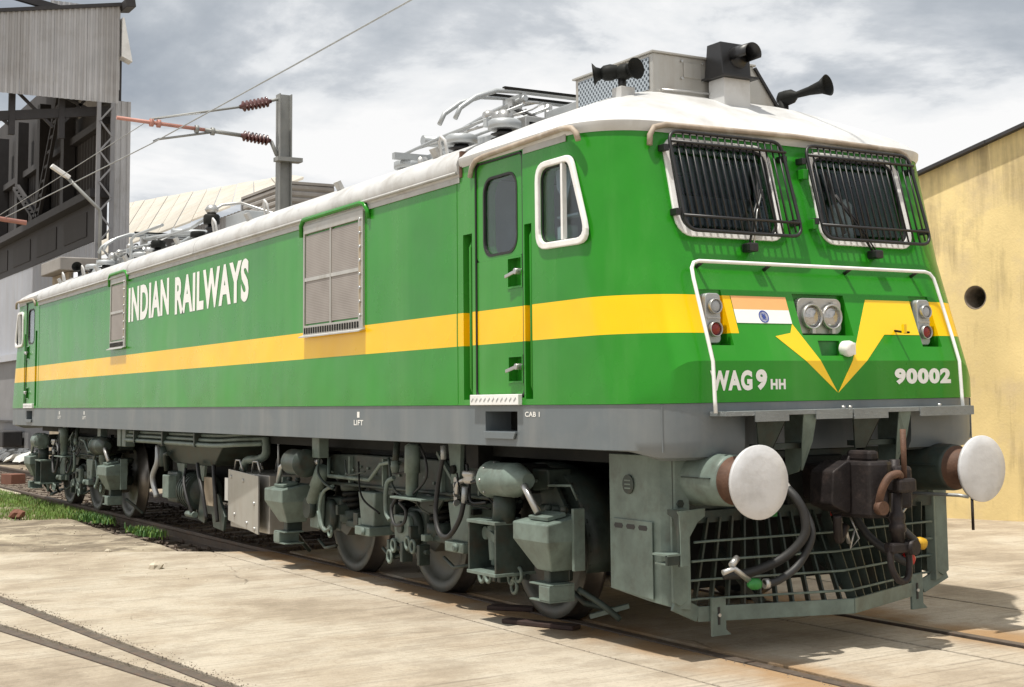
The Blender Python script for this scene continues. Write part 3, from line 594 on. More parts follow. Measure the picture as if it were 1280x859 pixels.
# long store with pale roof, grey corrugated cabin
ls = thing('long_store', 'long store with pale cream sheet roof behind the mast', 'building', (-34, 9, 0)); LO = Vector((-34, 9, 0))
E1, E2, R1, R2 = Vector((-46, 8, 7.75)), Vector((-20.6, 8, 7.82)), Vector((-64, 14, 12.75)), Vector((-38, 14, 10.75))
ne = 12
for k in range(ne):
    t0, t1 = k / ne, (k + 1) / ne - .004
    q = [E1.lerp(E2, t0), E1.lerp(E2, t1), R1.lerp(R2, t1), R1.lerp(R2, t0)]
    MB().prism([p - LO + Vector((0, 0, .02 * (k % 2))) for p in q], (0, .02, .08)).build('roof_sheet', 'paleroof', ls)
for mb in corr((-46, 8.3), (-21, 8.3), -.2, 7.7, (0, -1), .35, .06, 2.0):
    mb.v = [(x - LO.x, y - LO.y, z) for x, y, z in mb.v]; mb.build('wall_sheet', 'shed_sheet', ls)
MB().box(13.0 - .1, 13.0, -.65, 5, -.2, 7.5).build('end_wall', 'shed_sheet', ls)
cb = thing('corrugated_cabin', 'weathered grey sheet-clad cabin with flat top behind the locomotive', 'cabin', (-15.4, 5.6, 0)); CO = Vector((-15.4, 5.6, 0))
for P_, Q_, nn in (((-16.85, 5.0), (-13.9, 5.0), (0, -1)), ((-13.9, 5.0), (-13.9, 6.15), (1, 0))):
    for zi in range(11):
        z0 = 0.0 + zi * .6
        d = Vector((Q_[0] - P_[0], Q_[1] - P_[1], 0)); mb = MB()
        for q in range(4):
            zz0 = z0 + q * .15; zz1 = zz0 + .15
            c0 = Vector((*P_, 0)) - CO; n3 = Vector((*nn, 0))
            pr_ = [c0 + Vector((0, 0, zz0)), c0 + n3 * .035 + Vector((0, 0, zz0 + .05)), c0 + n3 * .035 + Vector((0, 0, zz0 + .11)), c0 + Vector((0, 0, zz1 - .002)), c0 - n3 * .02 + Vector((0, 0, zz1 - .002)), c0 - n3 * .02 + Vector((0, 0, zz0))]
            mb.prism(pr_, d)
        mb.build('cladding_board', 'cabin', cb)
MB().box(-1.5, 1.54, -.65, .55, 6.6, 6.66).build('roof', 'cabin', cb); MB().box(-1.42, 1.46, -.52, .5, -.2, 6.6).build('core', 'cabin', cb)
for u in (-1.45, 1.5): MB().box(u - .05, u + .05, -.66, -.6, 0, 6.6).build('corner_post', 'shed_steel', cb)

# ================================================================== OVERHEAD LINE
ms = thing('catenary_mast', 'grey steel I-beam mast carrying brown insulators and cantilever tubes', 'mast', (-9, 3.14, 0)); MO = Vector((-9, 3.14, 0))
def mv(p): return Vector(p) - MO
mb = MB(); mb.box(-.015, .015, -.105, .105, -.2, 7.55).box(-.11, .11, -.125, -.105, -.2, 7.55).box(-.11, .11, .105, .125, -.2, 7.55); mb.build('post', 'mastc', ms)
MB().box(-.25, .25, -.25, .25, -.2, .3).build('foundation', 'tan', ms)
def insulator(a, b, r, parent, m='insul', n=7, xf=mv):
    a, b = xf(a), xf(b); d = b - a; Ln = d.length; prof = [(0, r * .35)]
    for k in range(n):
        t0 = Ln * (.08 + .84 * k / n); t1 = Ln * (.08 + .84 * (k + 1) / n); prof += [(t0, r * .45), (t0 + (t1 - t0) * .45, r), (t0 + (t1 - t0) * .6, r), (t1, r * .45)]
    prof.append((Ln, r * .35)); return MB().lathe(prof, a, d, 16).build('insulator', m, parent)
insulator((-9, 2.88, 7.40), (-9, 2.26, 7.22), .105, ms); insulator((-9, 2.88, 6.62), (-9, 2.28, 6.68), .105, ms)
MB().tube([mv((-9, 3.05, 7.46)), mv((-9, 2.85, 7.40))], .03).build('stay_fitting', 'mastc', ms); MB().tube([mv((-9, 3.0, 6.35)), mv((-9, 2.88, 6.62))], .04).build('pivot_fitting', 'mastc', ms)
MB().tube([mv((-9, 2.26, 7.22)), mv((-9, .60, 6.83))], .022).build('stay_tube', 'mastc', ms)
MB().tube([mv((-9, 2.28, 6.68)), mv((-9, 1.6, 6.72))], .04).build('bracket_tube', 'mastc', ms); MB().tube([mv((-9, 1.6, 6.72)), mv((-9, .0, 6.80))], .036).build('tube_end', 'tubered', ms)
MB().tube([mv((-9, 1.75, 6.69)), mv((-9, .75, 6.47)), mv((-9, .66, 6.42))], .022).build('steady_arm', 'mastc', ms)
for yy in (.62, .75, 1.45, 1.75): MB().cyl(mv((-9, yy - .03, 6.80 - .055 * yy)), mv((-9, yy + .03, 6.80 - .055 * yy)), .075).build('clamp', 'tubered' if yy < 1 else 'mastc', ms)
MB().box(-.02, .22, -.2, .3, 6.22, 6.3).build('cross_arm', 'mastc', ms)
wr = MB().tube([(40, -.05, 5.82), (20, 0, 5.90), (0, .02, 5.94), (-9, .66, 6.40), (-20, .1, 6.25), (-70, 0, 6.3)], .011, 6).build('contact_wire', 'galv'); tag(wr, 'long grey contact wire strung above the locomotive', 'wire')
wr2 = MB().tube([(-4.0, .0, 5.99), (-9, .62, 6.84), (-30, .3, 6.5), (-70, 0, 7.0)], .008, 6).build('catenary_wire', 'galv'); tag(wr2, 'thin catenary wire running from the stay tube into the shed', 'wire')
lp = thing('street_lamp', 'slanting white lamp arm in front of the dark shed', 'lamp', (-25, 3.52, 0))
MB().tube([(0, 0, -.2), (0, 0, 7.1), (0, -.03, 7.23), (0, -.95, 8.12)], .05).build('pole', 'mastc', lp); MB().obox((0, -1.12, 8.25), (.1, 0, 0), (0, .25, -.16), (0, .03, .05)).build('lamp_head', 'white', lp, bevel=.02)
t2 = thing('cantilever_tube', 'short rust-red bracket tube reaching out in front of the shed', 'bracket', (-20, -3.2, 0))
MB().tube([(0, 0, 6.55), (0, 3.78, 6.13)], .06, 10).build('tube', 'tubered', t2); MB().box(-.14, .14, -.14, .14, -.2, 8).build('post', 'mastc', t2)
# far clutter by the shed
rp_ = MB(); r = random.Random(5)
for _ in range(150):
    x = -33 + r.gauss(0, 1.6); y = 2.7 + r.gauss(0, .5); s = r.uniform(.05, .20); rp_.obox((x, y, s * .5 - .05), (s, r.uniform(-.1, .1), 0), (r.uniform(-.1, .1), s * .7, .05), (0, .05, s * .5))
o = rp_.build('rubble', 'rubblewhite'); o['kind'] = 'stuff'
for k in range(11):
    x = -12.0 - k * .42; p = MB().box(x, x + .36, -1.5, -.98, -.06, -.012).build('crossing_plank', 'stone', track, bevel=.008)
bk = MB().obox((-17.8, .0, -.04), (.28, .06, 0), (-.03, .16, 0), (0, 0, .12)).build('brick', 'brownbrick', bevel=.01); tag(bk, 'reddish brick lying between the rails behind the locomotive', 'brick')

# ================================================================== LOCOMOTIVE
loco = thing('locomotive', 'green electric locomotive with yellow waist band and white roof on the track', 'locomotive', (0, 0, 0))
YS = -1.55
def XF(z):   # front plane
    return 9.97 if z <= 1.85 else (9.97 - 0.36 * (z - 1.85) if z <= 2.6 else 9.70 - 0.25 * (z - 2.6))
def smst(t): t = max(0, min(1, t)); return t * t * (3 - 2 * t)
NPH = 12
def corner(xf, r, k, off=0.0):
    a = math.pi / 2 * k / NPH; cx, cy = xf - r, YS + r
    return (cx + (r + off) * math.sin(a), cy - (r + off) * math.cos(a))
def plan(xf, r, off=0.0):
    """half outline, near side corner then front, far corner (x forward)"""
    near = [corner(xf, r, k, off) for k in range(NPH + 1)]
    return near + [(x, -y) for x, y in reversed(near)]
def full(h): return h + [(-x, -y) for x, y in h]       # 180 degree symmetric outline
LOW = full(plan(9.97, .45)); MID = full(plan(9.70, .48)); TOP = full(plan(XF(3.38), .46))
nP = len(LOW)
def crease(i):
    k = i % (2 * NPH + 2); k = k if k <= NPH else 2 * NPH + 1 - k
    return 1.592 + 0.258 * smst((k / NPH * 90 - 20) / 62)
ROUND = [abs(math.atan2(abs(y), abs(x))) for x, y in LOW]
# ---- skirt (grey), with turned-under bottom at the ends
def inset(loop, d):
    out = []; n = len(loop)
    for i, (x, y) in enumerate(loop):
        a = Vector(loop[i - 1]); b = Vector(loop[(i + 1) % n]); t = (b - a).normalized(); out.append((x - t.y * d, y + t.x * d))
    return out
def endness(i):
    k = i % (2 * NPH + 2); k = k if k <= NPH else 2 * NPH + 1 - k; return smst(k / NPH * 1.6)
sk = MB(); rings = []
for z, d in ((1.588, .008), (1.36, .008), (1.30, .014), (1.255, .04), (1.235, .11)):
    lp_ = inset(LOW, d); rings.append([(x, y, z if z > 1.34 else 1.305 + (z - 1.305) * endness(i) - (0 if endness(i) > 0 else 0)) for i, (x, y) in enumerate(lp_)])
for i in range(len(rings[0])):   # sides: plain vertical sheet down to 1.305
    e = endness(i)
    for j in range(2, 5): x0, y0, _ = rings[1][i]; x, y, z = rings[j][i]; rings[j][i] = (x0 + (x - x0) * e, y0 + (y - y0) * e, 1.305 - .0004 * j + (z - 1.305) * e)
vs = [p for r in rings for p in r]; fs = []
for j in range(len(rings) - 1):
    for i in range(nP): fs.append((j * nP + i, j * nP + (i + 1) % nP, (j + 1) * nP + (i + 1) % nP, (j + 1) * nP + i))
fs += [tuple(range(nP)), tuple((len(rings) - 1) * nP + i for i in range(nP))[::-1]]
sk.add(vs, fs, True)
skirt = sk.build('skirt', 'skirt', loco)
def boxcut(*a): return MB().box(*a).build('cutter', 'black')
apply_bool(skirt, [boxcut(sx * 7.92, sx * 8.39, -1.7, -1.30, 1.405, 1.545) for sx in (1, -1)] + [boxcut(9.74, 10.2, -.78, .68, 1.1, 1.50)])
for p in skirt.data.polygons: p.use_smooth = True
md = skirt.modifiers.new('edge', 'EDGE_SPLIT'); md.split_angle = R_(35)
for s_ in (-1, 1):
    cx_, cy2 = corner(9.97, .45, 7.2, -.006); MB().box(cx_ - .004, cx_ + .004, s_ * -cy2 - .004, s_ * -cy2 + .004, 1.29, 1.586).build('skirt_seam', 'skirt', loco)
# ---- green body
bd = MB(); cols = []
for i in range(nP):
    (lx_, ly_), (mx_, my_), (tx_, ty_) = LOW[i], MID[i], TOP[i]; zc_ = crease(i)
    cols.append([(lx_, ly_, 1.590), (lx_, ly_, zc_ + .001), (mx_, my_, 2.6), (tx_, ty_, 3.38)])
vs = [c[j] for j in range(4) for c in cols]; fs = []
for j in range(3):
    for i in range(nP): fs.append((j * nP + i, j * nP + (i + 1) % nP, (j + 1) * nP + (i + 1) % nP, (j + 1) * nP + i))
fs += [tuple(range(nP))[::-1], tuple(3 * nP + i for i in range(nP))]
bd.add(vs, fs, True); body = bd.build('body', 'bodypaint', loco)
def prism_y(pts, y0, y1): return MB().prism([(x, y0, z) for x, z in pts], (0, y1 - y0, 0))
def prism_x(pts, x0, x1): return MB().prism([(x0, y, z) for y, z in pts], (x1 - x0, 0, 0))
SW = [(8.755, 2.682), (9.352, 2.672), (9.145, 3.195), (8.755, 3.195)]          # side window opening (x, z)
SW_R = round_poly(SW, [.10, .08, .08, .10]); DW_R = rrect(7.91, 8.40, 2.67, 3.235, .11)
WS = [(-1.035, -.215, 2.71, 3.305), (.205, 1.00, 2.71, 3.305)]
cut = []
for sx in (1, -1):
    cut.append(boxcut(sx * 7.62, sx * 9.17, -1.44, 1.44, 1.75, 3.30))
    pts = [(9.10, 2.42), (9.66, 2.42), (9.62, 2.6), (9.46, 3.30), (9.10, 3.30)]
    cut.append(prism_y([(sx * x, z) for x, z in pts], -1.10, 1.10).build('cutter', 'black'))
    cut.append(prism_y([(sx * x, z) for x, z in SW_R], -1.7, -1.40).build('cutter', 'black'))
    cut.append(prism_y([(sx * x, z) for x, z in DW_R], -1.7, -1.40).build('cutter', 'black'))
    cut.append(boxcut(sx * 7.79, sx * 8.505, -1.7, -1.520, 1.64, 3.365))
    cut.append(boxcut(sx * 8.27, sx * 8.465, -1.7, -1.472, 2.415, 2.625)); cut.append(boxcut(sx * 8.27, sx * 8.465, -1.7, -1.472, 1.75, 1.93))
    cut.append(boxcut(sx * 7.60, sx * 7.745, -1.7, -1.465, 1.63, 2.86)); cut.append(boxcut(sx * 8.525, sx * 8.625, -1.7, -1.465, 1.63, 2.84))
for y0, y1, z0, z1 in WS: cut.append(prism_x(rrect(y0, y1, z0, z1, .09), 9.2, 10.1).build('cutter', 'black'))
cut.append(boxcut(9.795, 10.3, -1.03, -.83, 1.95, 2.312)); cut.append(boxcut(9.795, 10.3, .85, 1.04, 1.95, 2.312)); cut.append(boxcut(9.775, 10.3, -.232, .224, 2.022, 2.302))
cut.append(boxcut(9.86, 10.3, -.115, .075, 1.885, 1.985))
apply_bool(body, cut)
for p in body.data.polygons: p.use_smooth = True
md = body.modifiers.new('edge', 'EDGE_SPLIT'); md.split_angle = R_(17)
# weld seams on the side, thin raised beads
for x in (-7.47, 7.50): MB().box(x - .006, x + .006, -1.5535, -1.549, 1.60, 3.37).build('panel_seam', 'green', loco)

# ---- front paint marks
def fpt(y, z, off=.0025):
    return (XF(z) + off, y, z)
def decal(name, poly, m, off=.0025):
    """painted figure following the bent nose: split at the crease"""
    def clip(P, keep_hi):
        out = []
        for i in range(len(P)):
            a, b = P[i - 1], P[i]; ia = (a[1] >= 1.851) if keep_hi else (a[1] <= 1.851); ib = (b[1] >= 1.851) if keep_hi else (b[1] <= 1.851)
            if ia != ib: t = (1.851 - a[1]) / (b[1] - a[1]); out.append((a[0] + (b[0] - a[0]) * t, 1.851))
            if ib: out.append(b)
        return out
    mb = MB()
    for hi in (True, False):
        P = clip(poly, hi)
        if len(P) >= 3: mb.prism([fpt(y, z, off) for y, z in P], (-.0015, 0, 0))
    return mb.build(name, m, loco)
decal('lightning_stripe', [(.422, 2.276), (.846, 2.276), (.846, 2.032), (.509, 2.032), (.012, 1.640)], 'yellow')
decal('lightning_stripe', [(-.47, 2.012), (-.333, 2.035), (-.300, 2.096), (.006, 1.640)], 'yellow')
decal('flag_saffron', [(-.762, 2.2765), (-.300, 2.2765), (-.300, 2.187), (-.762, 2.187)], 'orange', .004)
decal('flag_white', [(-.762, 2.187), (-.300, 2.187), (-.300, 2.097), (-.762, 2.097)], 'letter', .004)
cy_, cz_ = -.528, 2.142; wh = MB()
def circ(r, n=32): return [(cy_ + r * math.cos(6.2832 * k / n), cz_ + r * math.sin(6.2832 * k / n)) for k in range(n)]
wh.ring([fpt(*p, .0055) for p in circ(.041)], [fpt(*p, .0055) for p in circ(.034)], (.001, 0, 0)); wh.prism([fpt(*p, .0055) for p in circ(.009, 12)], (.001, 0, 0))
for k in range(24):
    a = 6.2832 * k / 24; wh.bar(fpt(cy_ + .008 * math.cos(a), cz_ + .008 * math.sin(a), .006), fpt(cy_ + .035 * math.cos(a), cz_ + .035 * math.sin(a), .006), .0022, .001, (1, 0, 0))
wh.build('flag_wheel', 'navy', loco)
place_text('nose_lettering', text_mesh('WAG', .335, .128, .05), lambda u, v: (9.9735, -1.055 + u, 1.663 + v), 'letter', loco)
place_text('nose_lettering', text_mesh('9', .092, .132, .055), lambda u, v: (9.9735, -.690 + u, 1.664 + v), 'letter', loco)
place_text('nose_lettering', text_mesh('HH', .125, .066, .05), lambda u, v: (9.9735, -.570 + u, 1.667 + v), 'letter', loco)
place_text('nose_number', text_mesh('90002', .545, .110, .06), lambda u, v: (9.9735, .530 + u, 1.688 + v), 'letter', loco)
place_text('side_lettering', text_mesh('INDIAN', 1.845, .445, .042), lambda u, v: (-1.915 + u, -1.5535, 2.700 + v), 'letter', loco)
place_text('side_lettering', text_mesh('RAILWAYS', 2.62, .450, .042), lambda u, v: (.175 + u, -1.5535, 2.676 + v), 'letter', loco)
place_text('cab_lettering', text_mesh('CAB 1', .20, .035, .02), lambda u, v: (8.50 + u, -1.5445, 1.508 + v), 'letter', loco)
for x in (5.52, -4.4, -6.0): place_text('jacking_mark', text_mesh('LIFT', .20, .045, .02), lambda u, v: (x + u, -1.5445, 1.425 + v), 'letter', loco); MB().box(x + .07, x + .12, -1.5445, -1.543, 1.49, 1.54).build('jacking_mark', 'letter', loco)

# ---- cab doors, windows, steps
def xz_loop(pts, y): return [(x, y, z) for x, z in pts]
for sx in (1, -1):
    def S(pts): return [(sx * x, z) for x, z in pts]
    dr = thing('cab_door', '', '', parent=loco)
    inner = S(DW_R)
    low = MB()
    for x0_, x1_, z0_, z1_ in ((7.80, 8.27, 1.655, 2.635), (8.465, 8.495, 1.655, 2.635), (8.27, 8.465, 1.655, 1.75), (8.27, 8.465, 1.93, 2.415), (8.27, 8.465, 2.625, 2.635)):
        low.box(sx * x0_, sx * x1_, -1.537, -1.522, z0_, z1_)
    low.build('lower_panel', 'bodypaint', dr)
    up = MB().ring(xz_loop(S(rrect(7.80, 8.495, 2.6355, 3.355, .05, 5)), -1.537), xz_loop(inner, -1.537), (0, .015, 0)); up.build('upper_panel', 'bodypaint', dr)
    MB().ring(xz_loop(S(rrect(7.789, 8.506, 1.639, 3.366, .06)), -1.548), xz_loop(S(rrect(7.803, 8.492, 1.653, 3.352, .05)), -1.548), (0, .012, 0)).build('door_seal', 'rubber', dr)
    MB().ring(xz_loop(S(rrect(7.90, 8.41, 2.66, 3.245, .118)), -1.541), xz_loop(S(rrect(7.918, 8.392, 2.678, 3.227, .105)), -1.541), (0, .02, 0)).build('window_seal', 'rubber', dr)
    MB().prism(xz_loop(inner, -1.526), (0, .006, 0)).build('window_pane', 'glass', dr)
    for z0, z1 in ((2.415, 2.625), (1.75, 1.93)):
        MB().ring(xz_loop(S([(8.262, z0 - .008), (8.473, z0 - .008), (8.473, z1 + .008), (8.262, z1 + .008)]), -1.5375), xz_loop(S([(8.275, z0 + .006), (8.46, z0 + .006), (8.46, z1 - .006), (8.275, z1 - .006)]), -1.5375), (0, -.006, 0)).build('recess_rim', 'green', dr)
        hb = MB(); zc2 = z0 + .105; hb.cyl((sx * 8.44, -1.536, zc2), (sx * 8.44, -1.585, zc2), .022); hb.bar((sx * 8.445, -1.575, zc2), (sx * 8.30, -1.58, zc2 - .03), .016, .024); hb.build('door_handle', 'steel', dr, bevel=.004)
    MB().box(sx * 7.76, sx * 8.475, -1.585, -1.5495, 1.590, 1.665).build('threshold', 'white', loco, bevel=.004)
    for k in range(11): MB().obox((sx * (7.80 + k * .063), -1.5855, 1.628), (.016, 0, .012), (0, .0015, 0), (-.003, 0, .004)).build('tread_bar', 'galv', loco)
    MB().box(sx * 7.92, sx * 8.39, -1.56, -1.32, 1.392, 1.404).build('step_plate', 'skirt', loco); MB().prism([(sx * 7.92, -1.562, 1.402), (sx * 8.39, -1.562, 1.402), (sx * 8.36, -1.562, 1.352), (sx * 7.94, -1.562, 1.352)], (0, .014, 0)).build('step_lip', 'skirt', loco, bevel=.003)
    MB().box(sx * 7.91, sx * 8.40, -1.33, -1.30, 1.38, 1.56).build('step_back', 'frame_dk', loco)
    for xx in (7.675, 8.575): MB().tube([(sx * xx, -1.50, 1.66), (sx * xx, -1.525, 1.72), (sx * xx, -1.525, 2.76), (sx * xx, -1.50, 2.82)], .012).build('grab_rail', 'green', loco)
    # side window
    wn = thing('side_window', '', '', parent=loco)
    big = round_poly([(8.712, 2.638), (9.405, 2.626), (9.178, 3.238), (8.712, 3.238)], [.13, .11, .10, .13])
    MB().ring(xz_loop(S(big), -1.574), xz_loop(S(SW_R), -1.574), (0, .03, 0)).build('window_frame', 'white', wn, bevel=.008)
    MB().box(sx * 9.05, sx * 9.075, -1.57, -1.535, 2.68, 3.195).build('divider', 'white', wn)
    MB().prism(xz_loop(S(SW_R), -1.538), (0, .006, 0)).build('window_pane', 'glass', wn)
    sn = round_poly([(8.765, 2.69), (9.335, 2.68), (9.14, 3.185), (8.765, 3.185)], [.09, .07, .07, .09])
    MB().ring(xz_loop(S(SW_R), -1.546), xz_loop(S(sn), -1.546), (0, .012, 0)).build('seal', 'rubber', wn)
# ---- front windscreens, cages, wipers
for q, (y0, y1, z0, z1) in enumerate(WS):
    ws = thing('windscreen', '', '', parent=loco)
    def FP(loop, off): return [(XF(z) + off, y, z) for y, z in loop]
    ol = rrect(y0 - .045, y1 + .045, z0 - .045, z1 + .04, .12); il = rrect(y0, y1, z0, z1, .09)
    mb = MB(); mb.ring(FP(ol, .016), FP(il, .016), (-.03, 0, 0)); mb.build('frame', 'white', ws, bevel=.006)
    MB().ring(FP(il, .010), FP(rrect(y0 + .014, y1 - .014, z0 + .014, z1 - .014, .08), .010), (-.02, 0, 0)).build('seal', 'rubber', ws)
    MB().prism(FP(il, -.008), (-.006, 0, 0)).build('pane', 'glass', ws)
    cg = thing('window_guard', '', '', parent=loco)
    c0, c1 = (-1.065, -.085) if q == 0 else (.115, 1.145)
    d0, d1 = 2.700, 3.375; off = .075
    lp2 = round_poly([(c0 + .02, d0), (c1 + .02, d0), (c1 - .02, d1), (c0, d1)], .09)
    MB().tube(FP(lp2, off), .0125, 8, True).build('frame', 'black', cg)
    nb_ = 17 if q == 0 else 18
    for k in range(1, nb_):
        y = c0 + (c1 - c0) * k / nb_; e = .028 if k in (1, nb_ - 1) else .0
        MB().tube(FP([(y + .02, d0 + e), (y + .005, d1 - e)], off), .0068, 6).build('bar', 'black', cg)
    for zz_ in (d1 - .075, d0 + .095): MB().tube(FP([(c0 + .006, zz_), (c1 + .004, zz_)], off + .008), .011, 6).build('cross_bar', 'black', cg)
    for yy, zz_ in ((c0, d1 - .12), (c0 + .01, d0 + .12), (c1 - .01, d1 - .12), (c1, d0 + .10)):
        MB().obox((XF(zz_) + off / 2, yy - (.03 if yy < (c0 + c1) / 2 else -.005), zz_), (off / 2, 0, 0), (0, .02, 0), (0, 0, .022)).build('bracket', 'black', cg, bevel=.004)
    if q == 1:
        for zz_ in (3.16, 2.80): MB().obox((XF(zz_) + .03, .085, zz_), (.035, 0, 0), (0, .025, 0), (0, 0, .035)).build('hinge_block', 'green', cg, bevel=.004)
    wp = thing('wiper', '', '', parent=loco); yb_, zt_, yt_ = (-.53, 3.02, -.34) if q == 0 else (.60, 3.03, .33)
    MB().obox((XF(2.60) + .05, yb_, 2.605), (.05, 0, 0), (0, .035, 0), (0, 0, .03)).build('motor', 'black', wp, bevel=.01)
    MB().tube(FP([(yb_, 2.61), ((yb_ + yt_) / 2, 2.85), (yt_, zt_)], .045), .009, 6).build('arm', 'black', wp); MB().tube(FP([(yb_ + .03, 2.61), ((yb_ + yt_) / 2 + .02, 2.85), (yt_ + .01, zt_)], .05), .006, 6).build('arm', 'steel' if q == 0 else 'black', wp)
    MB().bar(FP([(yt_ - .05 + .1 * q, zt_ - .28)], .02)[0], FP([(yt_ + .02 - .04 * q, zt_ + .17)], .02)[0], .012, .02).build('blade', 'rubber', wp)
# ---- lights
def lamp(y, z, r, parent, xm, mlens, rim='steel'):
    l = MB().lathe([(0, r * 1.18), (.022, r * 1.18), (.026, r * 1.10), (.022, r), (-.02, r)], (xm, y, z), (1, 0, 0), 28, caps=False).build('lamp_ring', rim, parent)
    MB().lathe([(0.0, r), (.012, r * .9), (.020, r * .5), (.022, .001)], (xm, y, z), (1, 0, 0), 28, caps=False).build('lens', mlens, parent)
    MB().lathe([(0.004, r * .98), (-.035, r * .6), (-.05, .01)], (xm, y, z), (1, 0, 0), 28, caps=False).build('reflector', 'tyre' if mlens == 'lens' else mlens, parent)
hl = thing('headlight', '', '', parent=loco)
MB().prism([(9.785, y, z) for y, z in rrect(-.205, .185, 2.035, 2.275, .05)], (.045, 0, 0)).build('mounting_plate', 'stainless', hl, bevel=.004)
for y in (-.098, .078):
    lamp(y, 2.15, .073, hl, 9.845, 'lens'); MB().obox((9.86, y, 2.052), (.012, 0, 0), (0, .014, 0), (0, 0, .016)).build('clip', 'steel', hl); MB().obox((9.855, y + .02, 2.245), (.012, 0, 0), (0, .018, 0), (0, 0, .008)).build('clip', 'steel', hl)
for y in (-.945, .930):
    ml = thing('marker_light', '', '', parent=loco)
    MB().prism([(9.80, yy, z) for yy, z in rrect(y - .058, y + .062, 1.965, 2.285, .03)], (.07, 0, 0)).build('housing', 'galv', ml, bevel=.006)
    lamp(y + .005, 2.20, .042, ml, 9.88, 'cabin_in', 'steel'); lamp(y + .005, 2.055, .042, ml, 9.88, 'redlens', 'steel')
    MB().box(9.87, 9.878, y - .05, y + .055, 2.122, 2.132).build('divider', 'steel', ml)
MB().box(9.862, 9.90, -.112, .072, 1.888, 1.982).build('socket_box', 'greenpart', loco)
cn = MB(); cn.lathe([(0, .05), (.05, .055), (.07, .05), (.08, .03)], (9.93, .10, 1.935), (1, .2, -.1), 16); cn.obox((9.97, .135, 1.93), (.03, 0, 0), (0, .02, 0), (0, 0, .04)); cn.build('socket_cover', 'letter', loco, bevel=.004)
MB().tube([(XF(2.06) + .002, .62, 2.06), (XF(2.06) + .10, .62, 2.045), (XF(2.06) + .10, .66, 2.045)], .008).build('lamp_bracket', 'frame_dk', loco); MB().box(XF(2.05) + .085, XF(2.05) + .11, .60, .625, 2.04, 2.10).build('lamp_bracket', 'yellow', loco)
# ---- nose handrail
hr = [(10.065, -1.088, 1.525), (10.06, -1.088, 1.60), (10.048, -1.088, 1.845), (9.985, -1.088, 2.03), (9.86, -1.086, 2.38), (9.838, -1.08, 2.445), (9.825, -1.055, 2.480), (9.82, -1.01, 2.492)]
hrp = hr + [(x, -y, z) for x, y, z in reversed(hr)]
MB().tube(hrp, .0125, 10).build('nose_handrail', 'white', loco)
for y in (-.98, -.42, .30, .94): MB().tube([(XF(2.47) - .01, y, 2.455), (9.815, y, 2.488)], .013).build('rail_support', 'black', loco)
# ---- vents
def vent(x0, x1, z0, z1, nx, nz_):
    v = thing('air_intake', '', '', parent=loco); th = .03
    MB().ring([(x0, YS - .022, z0), (x1, YS - .022, z0), (x1, YS - .022, z1), (x0, YS - .022, z1)], [(x0 + .03, YS - .022, z0 + .09), (x1 - .10, YS - .022, z0 + .09), (x1 - .10, YS - .022, z1 - .08), (x0 + .03, YS - .022, z1 - .08)], (0, th, 0)).build('frame', 'stainless', v, bevel=.004)
    for i in range(nx):
        for j in range(nz_):
            a0, a1 = x0 + .035 + (x1 - .105 - x0 - .035) * i / nx, x0 + .035 + (x1 - .105 - x0 - .035) * (i + 1) / nx; b0, b1 = z0 + .095 + (z1 - z0 - .18) * j / nz_, z0 + .095 + (z1 - z0 - .18) * (j + 1) / nz_
            MB().box(a0 + .012, a1 - .012, YS - .012, YS - .003, b0 + .012, b1 - .012).build('filter_mesh', 'wiremesh', v)
    for i in range(1, nx): xm = x0 + .035 + (x1 - .105 - x0 - .035) * i / nx; MB().box(xm - .014, xm + .014, YS - .020, YS - .002, z0 + .09, z1 - .08).build('mullion', 'stainless', v)
    for j in range(1, nz_): zm = z0 + .095 + (z1 - z0 - .18) * j / nz_; MB().box(x0 + .03, x1 - .1, YS - .019, YS - .003, zm - .016, zm + .016).build('transom', 'roofgrey', v)
    nb2 = 8
    for k in range(nb2): MB().cyl((x1 - .05, YS - .018, z0 + .12 + (z1 - z0 - .2) * k / (nb2 - 1)), (x1 - .05, YS - .034, z0 + .12 + (z1 - z0 - .2) * k / (nb2 - 1)), .014, n=8).build('bolt', 'steel', v)
    MB().box(x1 - .085, x1 - .035, YS - .0225, YS - .0215, z0 + .14, z1 - .14).build('hinge_strip', 'tan', v)
    MB().prism([(x0 - .02, YS - .005, z0 - .002), (x1 + .02, YS - .005, z0 - .002), (x1 + .02, YS - .06, z0 - .022), (x0 - .02, YS - .06, z0 - .022)], (0, 0, .012)).build('drip_sill', 'roofgrey', v)
    nt_ = max(4, int((x1 - x0) / .06))
    for k in range(nt_): xx = x0 + .05 + (x1 - x0 - .15) * k / (nt_ - 1); MB().box(xx - .012, xx + .012, YS - .028, YS - .0215, z0 + .015, z0 + .07).build('drain_slot', 'frame_dk', v)
    MB().tube([(x0 - .05, YS - .02, z1 - .10), (x0 - .05, YS - .025, z1 + .01), (x0 + .02, YS - .03, z1 + .055), (x1 - .05, YS - .03, z1 + .055), (x1 + .05, YS - .03, z1 + .04), (x1 + .10, YS - .02, z1 - .02), (x1 + .11, YS - .012, z1 - .09)], .022, 8).build('rain_gutter', 'green', v)
vent(4.38, 5.77, 2.245, 3.275, 2, 2); vent(-2.80, -2.02, 2.385, 3.33, 1, 2)
